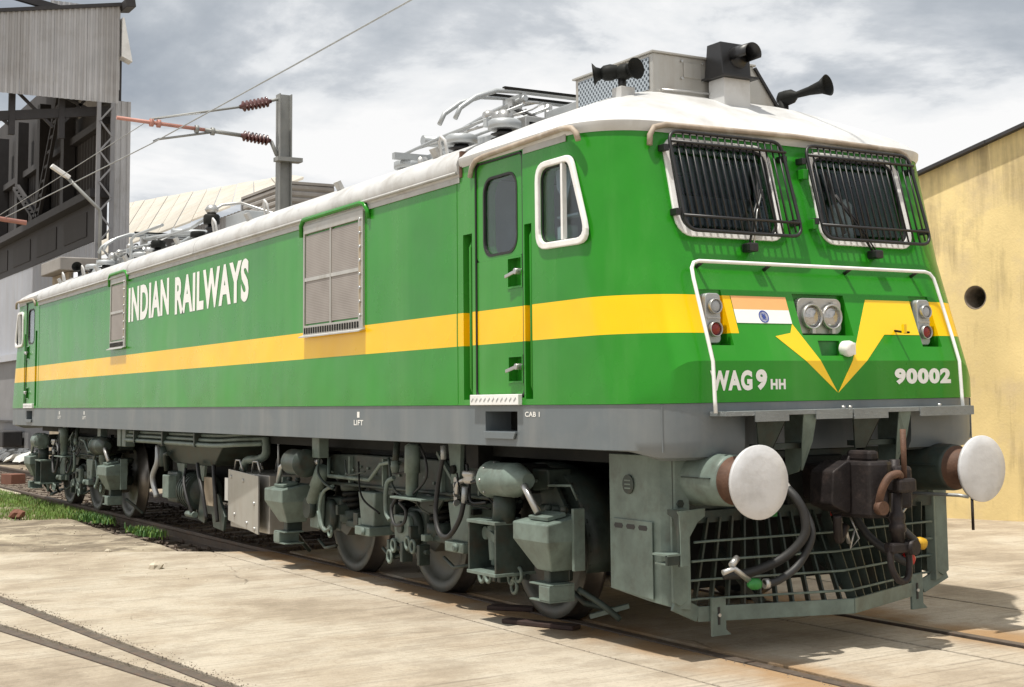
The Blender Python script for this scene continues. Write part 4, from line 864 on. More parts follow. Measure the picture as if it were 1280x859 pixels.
# ---- roof
RC = [(-1.552, 3.30), (-1.575, 3.345), (-1.585, 3.40), (-1.565, 3.455), (-1.50, 3.52), (-1.40, 3.575), (-1.25, 3.61), (-.6, 3.64), (0, 3.655)]
RCf = RC + [(-y, z) for y, z in reversed(RC[:-1])]
for x0, x1 in ((-7.52, -1.915), (-1.900, .965), (.98, 7.565)):
    n_ = len(RCf); mb = MB(); mb.add([(x, y, z) for x in (x0, x1) for y, z in RCf], [(i, i + 1, n_ + i + 1, n_ + i) for i in range(n_ - 1)], True); mb.add([(x, y, z) for x in (x0, x1) for y, z in RCf], [tuple(range(n_)), tuple(range(n_, 2 * n_))[::-1], (0, n_ - 1, 2 * n_ - 1, n_)]); mb.build('roof_panel', 'roofside', loco)
for sgn in (-1, 1): MB().box(-7.52, 7.56, sgn * 1.5515, sgn * 1.562, 3.262, 3.302).build('roof_trim', 'roofgrey', loco)
for x0, x1 in ((-7.5, -1.92), (-1.9, .96), (.985, 7.55)): MB().tube([(x0, -1.578, 3.335), (x1, -1.578, 3.335)], .013, 6).build('gutter', 'roofgrey', loco)
for x in (-6.6, -4.2, -2.6, -.2, 2.4, 4.9, 6.9): MB().obox((x, -1.42, 3.585), (.05, 0, .0), (0, .015, .008), (0, -.03, .055)).build('roof_clip', 'roofgrey', loco); 
for x in (-6.4, -5.1, 1.2, 2.9, 7.0): MB().tube([(x - .05, -1.40, 3.57), (x - .05, -1.42, 3.68), (x, -1.43, 3.72), (x + .05, -1.42, 3.68), (x + .05, -1.40, 3.57)], .014, 6).build('lifting_eye', 'roofwhite', loco)
for sx in (1, -1):
    half = plan(XF(3.38), .46)
    ol = [(7.58, -1.55)] + half + [(7.58, 1.55)]
    prof = [(0, 3.372, .004), (0, 3.40, .022), (0.0, 3.44, .026), (.05, 3.49, .012), (.14, 3.545, 0), (.32, 3.615, 0), (.55, 3.70, 0), (.80, 3.79, 0), (1.0, 3.845, 0)]
    vs = []; fs = []; nO = len(ol)
    for f, z, off in prof:
        for i, (x, y) in enumerate(ol):
            xi, yi = 7.62 + (x - 7.62) * .60, y * .46
            ox = off if x > 9.3 else 0; oy = -off if y < -1.4 else (off if y > 1.4 else 0)
            if 0 < i < nO - 1 and abs(y) < 1.5 and abs(y) > 1.09: ox, oy = off * .7, math.copysign(off * .7, y)
            zz_ = z
            if i in (0, nO - 1): zz_ = z - .0
            vs.append((sx * (x + (xi - x) * f + ox), y + (yi - y) * f + oy, zz_))
    for j in range(len(prof) - 1):
        for i in range(nO - 1): fs.append((j * nO + i, j * nO + i + 1, (j + 1) * nO + i + 1, (j + 1) * nO + i))
    m_ = len(prof) - 1
    fs += [tuple(m_ * nO + i for i in range(nO)), tuple([j * nO for j in range(m_ + 1)] + [j * nO + nO - 1 for j in range(m_, -1, -1)])]
    MB().add(vs, fs, True).build('cab_roof', 'roofwhite', loco).modifiers.new('edge', 'EDGE_SPLIT').split_angle = R_(50)
    MB().tube([(sx * x, y, z) for x, y, z in [(7.74, -1.562, 3.28), (7.78, -1.568, 3.345), (7.86, -1.575, 3.385), (8.0, -1.58, 3.398), (9.12, -1.585, 3.415), (9.22, -1.582, 3.40), (9.27, -1.578, 3.36), (9.285, -1.57, 3.31)]], .020, 8).build('rain_gutter', 'gutter', loco)
    MB().box(sx * 8.53, sx * 9.10, -1.558, -1.551, 3.335, 3.385).build('roof_trim', 'roofgrey', loco)
    MB().tube([(sx * x, y, z) for x, y, z in [(9.545, -1.185, 3.27), (9.545, -1.18, 3.34), (9.535, -1.14, 3.395), (9.545, -1.05, 3.418), (9.56, 0, 3.432), (9.545, 1.05, 3.418), (9.535, 1.14, 3.395), (9.545, 1.18, 3.33)]], .020, 8).build('rain_gutter', 'gutter', loco)
MB().box(7.566, 7.60, -1.56, -1.50, 3.30, 3.50).build('roof_joint', 'rust', loco)
# ---- cab interior
ci = thing('cab_interior', '', '', parent=loco)
MB().box(7.64, 9.60, -1.09, 1.09, 1.76, 1.80).build('floor', 'cabin_in', ci); MB().box(9.05, 9.44, -1.07, 1.07, 2.45, 2.62).build('desk', 'cabin_in', ci, bevel=.03); MB().box(7.66, 7.70, -1.40, 1.40, 1.80, 3.28).build('bulkhead', 'bulk', ci)
for y in (-.55, .62):
    st = MB(); st.box(8.45, 8.57, y - .22, y + .22, 2.35, 3.05); st.box(8.45, 8.95, y - .23, y + .23, 2.25, 2.36); st.build('seat', 'seat', ci, bevel=.04)
    MB().box(8.44, 8.585, y - .17, y + .17, 2.88, 3.10).build('headrest_cloth', 'letter', ci, bevel=.03)
MB().box(9.36, 9.46, .20, .33, 2.62, 2.97).build('display', 'letter', ci, bevel=.01); MB().prism([(9.30, y, z) for y, z in ((.52, 2.62), (.78, 2.62), (.76, 3.02), (.70, 3.06), (.58, 3.0))], (.06, 0, 0)).build('seat_back', 'seat', ci, bevel=.01)  # cream piece is a seat back, moved up to the glass to catch light
MB().prism([(8.79, -1.45, 3.19), (9.02, -1.45, 3.19), (8.97, -1.448, 3.05), (8.88, -1.445, 2.86), (8.83, -1.445, 2.84), (8.86, -1.446, 3.0), (8.80, -1.447, 3.06)], (0, .012, 0)).build('curtain', 'cloth', ci)
MB().box(8.80, 8.92, -1.45, -1.35, 2.70, 2.80).build('equipment_box', 'letter', ci, bevel=.01); MB().box(8.79, 9.06, -1.44, -1.36, 2.855, 2.87).build('shelf', 'cloth', ci)
# ---- roof gear over the cab
ac = thing('air_conditioner', '', '', parent=loco)
AP = [(-.6, 3.83), (-.6, 4.125), (.33, 4.125), (.55, 3.83)]
MB().prism([(7.70, y, z) for y, z in AP], (1.07, 0, 0)).build('casing', 'stainless', ac, bevel=.006)
MB().box(7.75, 8.72, -.606, -.6005, 3.86, 4.10).build('grille', 'perf', ac); MB().box(7.68, 8.79, -.62, .345, 4.124, 4.14).build('lid', 'stainless', ac, bevel=.003)
for a in (.335, .555): pass
MB().bar((8.775, .34, 4.115), (8.775, .56, 3.83), .02, .03, (1, 0, 0)).build('edge_strip', 'black', ac)
MB().box(8.771, 8.778, -.33, -.17, 3.97, 4.08).build('inspection_plate', 'stainless', ac, bevel=.002)
for y, z in ((-.345, 3.96), (-.345, 4.09), (-.155, 3.96), (-.155, 4.09)): MB().cyl((8.77, y, z), (8.785, y, z), .010, n=8).build('screw', 'steel', ac)
MB().tube([(8.80, -.55, 3.85), (8.81, -.3, 3.86), (8.81, .2, 3.86)], .008, 6).build('pipe', 'steel', ac)
MB().box(6.85, 7.45, -.38, .40, 3.62, 4.05).build('resistor_box', 'galv', loco, bevel=.008); MB().box(7.15, 7.452, -.386, -.379, 3.86, 3.93).build('box_vent', 'frame_dk', loco)
hb = thing('roof_headlight', '', '', parent=loco)
MB().prism([(8.80, -.125, 3.60), (8.99, -.125, 3.60), (8.985, -.12, 3.955), (8.80, -.12, 3.955)], (0, .245, 0)).build('pedestal', 'roofwhite', hb, bevel=.004)
MB().box(8.74, 9.04, -.165, .165, 3.956, 3.972).build('platform', 'black', hb)
MB().prism([(8.77, -.135, 3.973), (9.0, -.14, 3.973), (8.965, -.13, 4.225), (8.80, -.13, 4.225)], (0, .265, 0)).build('housing', 'black', hb, bevel=.006)
vz = MB(); vv = []; ff = []; na = 14
for i, xx in enumerate((8.95, 9.16)):
    for k in range(na + 1):
        a = R_(-20 + 220 * k / na); r = .085 if i == 0 else .078; vv.append((xx, .02 + r * math.cos(a), 4.115 + r * math.sin(a)))
ff = [(k, k + 1, na + 2 + k, na + 1 + k) for k in range(na)]; vz.add(vv, ff, True); ho = vz.build('hood', 'black', hb); sd_ = ho.modifiers.new('solid', 'SOLIDIFY'); sd_.thickness = .006
MB().lathe([(0, .075), (.012, .07), (.018, .001)], (8.985, .02, 4.105), (1, 0, .05), 20, caps=False).build('lens', 'black', hb)  # black disc puts the dark housing interior into the colour
def horn(p, d, ln, r, parent):
    h = MB().lathe([(0, .045), (.05, .06), (.10, .055), (.14, .026), (ln * .6, .034), (ln * .85, .052), (ln, r), (ln - .004, r * .93), (ln * .8, .03), (ln * .7, .0)], p, d, 20, caps=False).build('bell', 'frame_dk', parent)
hn = thing('horn', '', '', parent=loco)
horn((8.74, -.88, 3.94), (.9, .1, .02), .19, .078, hn); horn((8.76, -.90, 3.95), (-.55, -.85, -.12), .18, .085, hn); MB().box(8.72, 8.84, -.93, -.81, 3.60, 3.83).build('stand', 'roofwhite', hn, bevel=.004); MB().cyl((8.78, -.88, 3.8), (8.78, -.88, 3.9), .03).build('post', 'black', hn)
hn2 = thing('horn', '', '', parent=loco)
horn((8.66, .70, 3.93), (.93, .32, .13), .42, .085, hn2); MB().cyl((8.69, .70, 3.70), (8.68, .70, 3.93), .04).build('post', 'frame_dk', hn2); MB().lathe([(0, .03), (.03, .06), (.09, .06), (.12, .03)], (8.62, .70, 3.93), (.93, .32, .13), 16).build('diaphragm', 'frame_dk', hn2)
hn3 = thing('horn', '', '', parent=loco); horn((-7.75, -.88, 3.90), (.9, -.3, .05), .34, .085, hn3); MB().cyl((-7.7, -.88, 3.6), (-7.7, -.88, 3.9), .035).build('post', 'black', hn3)
# ---- pantographs
def post_ins(x, y, z0, h, parent, m='black', cap='galv', r=.10):
    prof = [(0, r * .7)]; n = 4
    for k in range(n): prof += [(h * (.05 + .6 * k / n), r * .62), (h * (.12 + .6 * k / n), r), (h * (.17 + .6 * k / n), r * .62)]
    prof += [(h * .70, r * .5)]
    MB().lathe(prof, (x, y, z0), (0, 0, 1), 18).build('insulator', m, parent); MB().lathe([(h * .70, r * 1.1), (h * .72, r * 1.2), (h * .94, r * 1.2), (h, r * 1.0)], (x, y, z0), (0, 0, 1), 18).build('insulator_cap', cap, parent)
def panto(x0, sx, parent):
    P = lambda x, y, z: (x0 + sx * x, y, z)
    for (x, y) in ((.22, -.92), (.98, -.92), (.22, .92), (.98, .92), (-1.2, .92), (-1.2, -.75)): post_ins(x0 + sx * x, y, 3.61, .27, parent, r=.115)
    for y in (-.55, .55): MB().bar(P(-1.2, y, 3.90), P(.8, y, 3.90), .07, .06).build('base_beam', 'galv', parent)
    for x in (-1.1, .7): MB().bar(P(x, -.95, 3.90), P(x, .95, 3.90), .06, .06).build('base_beam', 'galv', parent)
    MB().tube([P(.55, 0, 4.0), P(-1.55, 0, 4.16)], .05, 10).build('lower_arm', 'galv', parent)
    for y in (-.36, .36): MB().tube([P(-1.58, y * .6, 4.17), P(-.2, y, 4.22), P(.35, y, 4.24)], .026, 8).build('upper_arm', 'galv', parent)
    MB().tube([P(-1.58, -.42, 4.165), P(-1.58, .42, 4.165)], .055, 10).build('knuckle', 'galv', parent)
    for y in (-.28, .28): MB().lathe([(0, .06), (.10, .06), (.12, .04), (.36, .04)], P(-1.40, y, 3.86), (sx, 0, 0), 12).build('spring', 'steel', parent)
    for xx in (.0, .30):
        pts = [P(xx, -1.02, 4.0), P(xx, -.97, 4.10), P(xx, -.82, 4.21), P(xx, -.62, 4.285), P(xx, -.40, 4.30), P(xx, .40, 4.30), P(xx, .62, 4.285), P(xx, .82, 4.21), P(xx, .97, 4.10), P(xx, 1.02, 4.0)]
        MB().tube(pts, .022, 8).build('collector_horn', 'galv', parent)
        MB().bar(P(xx, -.55, 4.315), P(xx, .55, 4.315), .045, .025).build('carbon_strip', 'frame_dk', parent)
    for y in (-.36, .36):
        MB().box(x0 + sx * -.03, x0 + sx * .33, y - .02, y + .02, 4.23, 4.285).build('head_link', 'galv', parent); MB().box(x0 + sx * .12, x0 + sx * .2, y - .05, y + .05, 4.12, 4.25).build('head_spring_box', 'steel', parent)
    MB().tube(bez([P(.5, -.3, 4.0), P(.25, -.45, 4.16), P(.6, -.5, 4.05), P(.75, -.4, 3.95)]), .012, 6).build('shunt_lead', 'rubber', parent); MB().tube(bez([P(.6, .1, 3.95), P(.75, -.05, 4.2), P(.95, -.1, 4.1), P(1.0, -.1, 3.9)]), .014, 6).build('shunt_lead', 'rubber', parent)
    for x, y in ((.55, -.25), (.8, .05), (.62, .25)): MB().cyl(P(x, y, 3.62), P(x, y, 4.15), .035).build('actuator', 'frame_dk' if x > .7 else 'steel', parent)
    MB().box(x0 + sx * .35, x0 + sx * .62, -.35, .2, 3.66, 3.86).build('drive_box', 'galv', parent, bevel=.006); MB().box(x0 + sx * .30, x0 + sx * .50, -.52, -.38, 3.64, 3.84).build('drive_box', 'yellowpart' if sx > 0 else 'galv', parent)
    for y in (-.7, -.45, .45): MB().tube([P(-1.4, y, 3.98), P(-.6, y, 4.02), P(.9, y, 4.04)], .014, 6).build('guide_rod', 'galv', parent)
    for k in range(7): MB().tube([P(-1.3 + k * .3, -.7, 3.99), P(-1.3 + k * .3 + .12, -.45, 4.08), P(-1.3 + k * .3 + .05, -.30, 4.16)], .009, 6).build('lever', 'steel', parent)
    for xx, yy, zz_, rr_ in ((-1.35, -.62, 3.88, .075), (-1.1, -.60, 3.86, .06), (.42, -.60, 4.02, .06), (.62, -.66, 3.98, .07), (.1, -.52, 4.10, .05)): MB().lathe([(0, rr_ * .7), (.03, rr_), (.09, rr_), (.12, rr_ * .6)], P(xx, yy, zz_), (0, -1, 0), 14).build('pivot', 'steel', parent)
    for y0_, y1_ in ((-.36, -.12), (.12, .36)): MB().tube([P(.0, y0_, 4.20), P(.15, y1_, 4.26), P(.32, y0_, 4.20)], .012, 6).build('head_stay', 'steel', parent)
    MB().box(x0 + sx * -1.3, x0 + sx * -.4, -.66, -.40, 3.62, 3.80).build('valve_chest', 'galv', parent, bevel=.008); MB().box(x0 + sx * .64, x0 + sx * .80, -.62, -.1, 3.64, 3.98).build('valve_chest', 'steel', parent, bevel=.008)
    MB().tube([P(-1.4, -.15, 3.74), P(-.2, -.15, 3.74)], .05, 8).build('air_cylinder', 'steel', parent)
pg = thing('pantograph', '', '', parent=loco); panto(6.14, 1, pg); pg2 = thing('pantograph', '', '', parent=loco); panto(-5.55, -1, pg2)
# ---- mid roof high-voltage gear
rg = thing('roof_equipment', '', '', parent=loco)
for x, y, h in ((-.7, -.85, .42), (-1.25, -.85, .26), (-3.3, -.8, .35), (-4.4, -.8, .3), (-2.5, .3, .35), (1.4, .5, .3)): post_ins(x, y, 3.6, h, rg, 'black', 'frame_dk', .085)
MB().tube([(-.7, -.85, 4.02), (-1.9, -.75, 3.98), (-3.3, -.8, 3.98)], .022, 8).build('busbar', 'galv', rg); MB().tube([(-.7, -.85, 4.06), (-.75, -.7, 4.16), (-.62, -.5, 4.18), (-.5, -.1, 4.05), (.3, .2, 4.0)], .02, 8).build('busbar', 'steel', rg); MB().lathe([(0, .05), (.06, .09), (.12, .05)], (-.7, -.85, 4.02), (0, 0, 1), 12).build('terminal', 'steel', rg)
MB().box(-.55, .2, -.72, -.45, 3.62, 3.98).build('surge_box', 'galv', rg, bevel=.01); MB().box(-4.9, -3.9, -.3, .4, 3.62, 3.9).build('breaker_box', 'frame', rg, bevel=.02)
MB().tube([(-3.6, -1.1, 3.6), (-3.6, -1.1, 3.98), (-3.55, -1.05, 4.04), (-2.2, -1.05, 4.04)], .022, 8).build('guard_rail', 'galv', rg)
MB().prism([(-7.1, -1.05, 3.60), (-5.75, -1.05, 3.60), (-5.95, -.95, 3.82), (-6.5, -.95, 3.82)], (0, .7, 0)).build('cowl', 'galv', rg, bevel=.02)
# ---- nose walkway and under-nose brackets
wk = thing('nose_walkway', '', '', parent=loco)
MB().box(9.955, 10.13, -1.06, 1.12, 1.505, 1.534).build('deck', 'tread', wk, bevel=.002)
for y0, y1, h in ((-.83, -.56, .055), (-.33, -.02, .05), (-.005, .30, .055), (.60, 1.12, .05)): MB().box(10.124, 10.136, y0, y1, 1.522 - h, 1.533).build('lip_plate', 'tread', wk)
for y in (-.03, .03, .86): MB().cyl((10.06, y, 1.53), (10.06, y, 1.552), .014, n=8).build('bolt', 'steel', wk)
for y0 in (-.80, .02):   # folded step brackets
    MB().prism([(10.10, y0, 1.52), (10.10, y0 + .27, 1.52), (9.99, y0 + .20, 1.27), (9.99, y0 + .11, 1.27)], (-.012, 0, 0)).build('step_bracket', 'frame', wk)
    MB().prism([(10.10, y0 + .27, 1.52), (9.93, y0 + .27, 1.52), (9.88, y0 + .20, 1.20), (9.99, y0 + .20, 1.27)], (0, .008, 0)).build('step_bracket', 'frame_dk', wk)
for y0 in (-.42, .42):   # curved gussets
    pr_ = [(10.11, 1.52), (9.80, 1.52), (9.80, 1.10), (9.92, 1.13), (10.0, 1.22), (10.06, 1.34)]
    MB().prism([(x, y0 + .10, z) for x, z in pr_], (0, .016, 0)).build('gusset', 'frame_lt', wk); MB().prism([(10.108, y0, 1.515), (10.108, y0 + .115, 1.515), (10.055, y0 + .115, 1.33), (9.95, y0 + .115, 1.14), (9.95, y0 + .105, 1.14), (10.05, y0 + .03, 1.33)], (.006, 0, 0)).build('gusset_face', 'frame_lt', wk)
    MB().box(9.90, 9.98, y0 - .28, y0 + .09, 1.285, 1.32).build('tie_bar', 'frame', wk)
# ---- headstock, end plates
hs = thing('headstock', '', '', parent=loco)
MB().box(9.25, 9.70, -1.18, 1.18, .86, 1.27).build('beam', 'frame', hs, bevel=.015); MB().box(9.30, 9.36, -1.15, 1.15, .36, .86).build('dark_backing', 'frame_dk', hs)  # dark plate added behind the guard so its gaps read as shaded
for s in (-1, 1):
    pl = [(9.10, s * 1.25), (9.55, s * 1.25), (9.66, s * 1.235), (9.735, s * 1.17), (9.76, s * 1.08), (9.70, s * 1.05), (9.62, s * 1.17), (9.10, s * 1.20)]
    mb = MB(); n = len(pl); zb_ = [.385, .345, .335, .31, .30, .30, .33, .385]
    mb.add([(x, y, z) for (x, y), z in zip(pl, zb_)] + [(x, y, 1.262) for x, y in pl], [(i, (i + 1) % n, n + (i + 1) % n, n + i) for i in range(n)] + [tuple(range(n)), tuple(range(n, 2 * n))])
    mb.build('end_plate', 'frame_lt', hs, bevel=.004)
    MB().prism([(9.155, s * 1.2525, .39), (9.155, s * 1.2525, .845), (9.60, s * 1.2525, .845), (9.60, s * 1.2525, .36)], (0, s * .008, 0)).build('access_cover', 'frame_lt', hs, bevel=.003)
    for k in range(3): MB().prism([(9.19 + k * .14 + a * .04 + .03, s * 1.2605, .80 + b * .016) for a, b in ((-1, -1), (1, -1), (1.3, 0), (1, 1), (-1, 1), (-1.3, 0))], (0, s * .0015, 0)).build('cover_slot', 'black', hs)
    MB().cyl((9.335, s * 1.25, 1.07), (9.335, s * 1.262, 1.07), .062, n=28).build('builder_plate', 'frame', hs)
    for z in (1.095, 1.07, 1.045): MB().box(9.30, 9.37, s * 1.2625, s * 1.2645, z - .005, z + .004).build('plate_lettering', 'frame_lt', hs)
# ---- buffers
for s in (-1, 1):
    bf = thing('buffer', '', '', parent=loco); c = (9.70, s * .97, 1.11)
    MB().obox((9.712, s * .97, 1.11), (.014, 0, 0), (0, .215, 0), (0, 0, .20)).build('flange', 'frame', bf, bevel=.01)
    for dy in (-.17, .17):
        for dz in (-.15, .15): MB().cyl((9.724, s * .97 + dy, 1.11 + dz), (9.752, s * .97 + dy, 1.11 + dz), .026, n=6).build('bolt', 'frame', bf)
    MB().lathe([(0, .175), (.05, .168), (.34, .160), (.37, .155), (.37, .13)], (9.724, s * .97, 1.11), (1, 0, 0), 32, caps=False).build('casing', 'frame_lt' if s < 0 else 'frame', bf)  # near casing gets the lit tone of the paint, far casing the shaded one
    MB().box(9.76, 10.05, s * .97 - .172, s * .97 + .172, 1.125, 1.132).build('casing_seam', 'frame', bf)
    MB().lathe([(.34, .150), (.37, .150), (.372, .128), (.57, .128), (.60, .15), (.61, .15)], (9.724, s * .97, 1.11), (1, 0, 0), 32, caps=False).build('plunger', 'rust', bf)
    MB().lathe([(0, .16), (.006, .222), (.024, .224), (.030, .220), (.038, .15), (.042, .07), (.043, .001)], (10.305, s * .97, 1.11), (1, 0, 0), 48).build('buffer_head', 'bufferface', bf)
# ---- guard grid (cattle guard)
cg = thing('cattle_guard', '', '', parent=loco)
V = [(9.735, -1.20, .35), (9.70, -.99, .23), (10.07, 0, .23), (9.70, .99, .23), (9.735, 1.20, .35)]
def vfront(y): return 9.70 + .37 * (1 - min(1, abs(y) / .99))
hb_ = .048
for a, b in zip(V[:-1], V[1:]): MB().bar((a[0] + .0, a[1], a[2] + (.028 if a[2] < .3 else 0)), (b[0], b[1], b[2] + (.028 if b[2] < .3 else 0)), .02, 2 * hb_).build('bottom_rail', 'frame_lt', cg, bevel=.003)
MB().box(9.70, 9.745, -1.12, 1.12, .83, .905).build('top_rail', 'frame', cg)
ys = [-.99 + 1.98 * k / 19 for k in range(20)]
for y in ys:
    xb = vfront(y); tx = 9.75; sl = Vector((xb - .045, y, .28)); tp = Vector((tx - .01, y * .94, .86))
    d = Vector((.94, .35 if y > 0 else -.35, 0)) * .075; w = Vector((.35 * (-1 if y > 0 else 1), .94, 0)) * .006
    MB().add([sl - d / 2 - w, sl + d / 2 - w, sl + d / 2 + w, sl - d / 2 + w, tp - d / 2 - w, tp + d / 2 - w, tp + d / 2 + w, tp - d / 2 + w], [(0, 3, 2, 1), (4, 5, 6, 7), (0, 1, 5, 4), (1, 2, 6, 5), (2, 3, 7, 6), (3, 0, 4, 7)]).build('slat', 'frame', cg)
for z in (.355, .475, .595, .715):
    t = (z - .28) / .58; pts = []
    for y in [-1.10, -.99, -.5, 0, .5, .99, 1.10]:
        xb = vfront(y); pts.append((xb + (9.77 - xb) * t + .008, y * (1 - .06 * t), z))
    MB().tube(pts, .0085, 6).build('cross_rod', 'frame_lt', cg)
for s in (-1, 1):
    MB().prism([(9.735, s * 1.215, .36), (9.735, s * 1.215, .93), (9.735, s * 1.10, .93), (9.735, s * 1.10, .36), (9.735, s * 1.16, .33)], (.02, 0, 0)).build('end_post', 'frame_lt', cg, bevel=.003)
    y = s * .875; xx = vfront(y) + .012
    MB().prism([(xx, y - .055, .36), (xx, y + .055, .36), (xx, y + .055, .155), (xx + .0, y + .095, .12), (xx, y - .055, .12)], (.016, .004, 0)).build('rail_guard', 'frame_lt', cg, bevel=.002); MB().box(xx + .016, xx + .021, y - .008, y + .008, .19, .30).build('guard_slot', 'black', cg); MB().cyl((xx + .014, y, .25), (xx + .03, y, .25), .012, n=6).build('bolt', 'steel', cg)
MB().bar((9.80, -.55, .30), (9.20, -.55, .70), .05, .05).build('strut', 'frame', cg); MB().bar((9.95, .15, .28), (9.3, .15, .75), .12, .02).build('strut', 'frame', cg); MB().bar((9.88, .30, .28), (9.3, .30, .75), .10, .02).build('strut', 'frame', cg)
sb = thing('shunter_step', '', '', parent=loco)
MB().prism([(9.86, y, z) for y, z in ((-1.255, .925), (-1.04, .935), (-1.04, .885), (-1.10, .85), (-1.165, .76), (-1.165, .585), (-1.235, .585), (-1.235, .78), (-1.24, .90))], (.012, 0, 0)).build('bracket', 'frame_lt', sb, bevel=.003)
MB().prism([(x, -1.238, z) for x, z in ((9.74, .93), (9.862, .93), (9.862, .585), (9.845, .585), (9.835, .80), (9.80, .88), (9.74, .90))], (0, .01, 0)).build('side_web', 'frame', sb)
MB().box(9.70, 9.87, -1.33, -1.165, .655, .667).build('tread', 'frame_lt', sb); MB().box(9.72, 9.86, -1.325, -1.235, .60, .61).build('lower_tread', 'frame_lt', sb); MB().box(9.84, 9.862, -1.33, -1.235, .60, .66).build('riser', 'frame', sb)
# ---- coupler
cp = thing('coupler', '', '', parent=loco)
MB().prism([(9.60, y, z) for y, z in rrect(-.26, .26, .80, 1.22, .03, 2)], (.14, 0, 0)).build('draft_pocket', 'frame_dk', cp, bevel=.01)
MB().box(9.70, 10.10, -.12, .12, .93, 1.17).build('shank', 'coupler', cp, bevel=.03)
MB().prism([(10.0, y, z) for y, z in round_poly([(-.30, .93), (-.14, .86), (-.12, 1.22), (-.28, 1.14)], .03, 3)], (.22, 0, 0)).build('guard_arm', 'coupler', cp, bevel=.025)
MB().prism([(x, y, .84) for x, y in round_poly([(10.02, -.16), (10.36, -.10), (10.40, .02), (10.34, .12), (10.02, .16)], .04, 3)], (0, 0, .36)).build('head', 'coupler', cp, bevel=.025)
MB().prism([(x, y, .89) for x, y in round_poly([(10.12, .09), (10.36, .13), (10.40, .24), (10.30, .30), (10.10, .24)], .04, 3)], (0, 0, .27)).build('knuckle', 'coupler', cp, bevel=.025)
MB().prism([(10.06, y, z) for y, z in ((-.10, 1.16), (-.06, 1.235), (.05, 1.235), (.22, 1.17), (.36, 1.06), (.36, 1.03), (.2, 1.06))], (.08, 0, 0)).build('lock_cover', 'coupler', cp, bevel=.012)
MB().box(10.10, 10.32, -.06, .03, 1.195, 1.265).build('lock_cap', 'coupler', cp, bevel=.02); MB().cyl((10.28, .2, .86), (10.28, .2, 1.20), .035, n=12).build('knuckle_pin', 'coupler', cp)
MB().tube(bez([(10.18, -.22, .86), (10.16, -.2, .74), (10.12, -.15, .70), (10.1, -.08, .78)]), .03, 8).build('lock_lift', 'coupler', cp)
sc_ = thing('screw_coupling', '', '', parent=loco)
MB().box(10.32, 10.50, .02, .18, 1.00, 1.09).build('hook_block', 'coupler', sc_, bevel=.02)
MB().cyl((10.45, .115, 1.08), (10.44, .125, 1.40), .018, .020, 12).build('screw_handle', 'rust', sc_)
MB().tube(bez([(10.40, -.07, .92), (10.44, -.075, 1.02), (10.46, -.03, 1.10), (10.47, .04, 1.12), (10.46, .07, 1.10)]), .026, 10).build('hook', 'rust', sc_); MB().lathe([(0, .045), (.05, .045)], (10.40, -.07, .91), (1, 0, 0), 14).build('hook_pin', 'rust', sc_)
MB().lathe([(0, .035), (.12, .035), (.13, .05), (.16, .052), (.19, .045), (.20, .055), (.24, .055), (.25, .045), (.33, .045)], (10.43, .06, 1.0), (.0, 0, -1), 16).build('screw', 'coupler', sc_)
MB().box(10.39, 10.48, -.03, .16, .625, .69).build('trunnion', 'coupler', sc_, bevel=.015); MB().cyl((10.43, .14, .655), (10.50, .15, .655), .048, n=16).build('trunnion_nut', 'coupler', sc_)
MB().tube(bez([(10.43, -.01, .66), (10.44, -.015, .55), (10.45, .02, .47), (10.45, .07, .445), (10.45, .12, .47), (10.44, .145, .55), (10.43, .14, .66)]), .022, 10).build('shackle', 'coupler', sc_)
MB().tube(bez([(10.0, .62, .90), (10.1, .40, .80), (10.2, .30, .78), (10.35, .12, .80)]), .009, 6).build('release_rod', 'steel', sc_)
# ---- hoses at the nose
hz_ = thing('brake_hose', '', '', parent=loco)
MB().tube(bez([(10.10, -.575, 1.05), (10.17, -.55, .98), (10.20, -.515, .88), (10.20, -.52, .75), (10.12, -.62, .62), (10.0, -.80, .53), (9.92, -.95, .52)]), .030, 12).build('hose', 'rubber', hz_)
MB().cyl((10.04, -.60, 1.13), (10.115, -.57, 1.03), .036, .032).build('sleeve', 'letter', hz_); MB().cyl((9.90, -.61, 1.13), (10.05, -.60, 1.13), .028).build('end_cock', 'yellowpart', hz_); MB().box(9.98, 10.02, -.68, -.55, .97, .99).build('cock_handle', 'yellowpart', hz_); MB().box(9.93, 9.97, -.66, -.54, .86, .95).build('valve_body', 'greenpart', hz_)
hz2 = thing('brake_hose', '', '', parent=loco)
MB().tube(bez([(10.06, -.50, 1.0), (10.14, -.46, .90), (10.20, -.455, .75), (10.18, -.55, .58), (10.16, -.70, .49), (10.14, -.80, .475)]), .024, 12).build('hose', 'rubber', hz2)
MB().lathe([(0, .025), (.02, .035), (.06, .035), (.085, .018)], (10.14, -.83, .475), (-.2, -1, .1), 14).build('coupling_head', 'greenpart', hz2); MB().tube([(10.12, -.90, .50), (10.10, -1.0, .58), (10.09, -1.08, .56)], .018, 8).build('dummy_bracket', 'steel', hz2); MB().tube([(10.10, -1.02, .60), (10.08, -.96, .64)], .022, 8).build('coupling_lug', 'steel', hz2); MB().cyl((10.14, -.80, .475), (10.145, -.77, .475), .032).build('clamp', 'steel', hz2)
hz3 = thing('brake_hose', '', '', parent=loco)
MB().tube(bez([(9.95, .25, .95), (10.05, .30, .85), (10.12, .42, .72), (10.15, .50, .64)]), .026, 10).build('hose', 'rubber', hz3); MB().lathe([(0, .03), (.03, .04), (.07, .04), (.09, .02)], (10.15, .50, .64), (0, 1, -.3), 12).build('end_cap', 'yellowpart', hz3)
hz4 = thing('brake_hose', '', '', parent=loco)
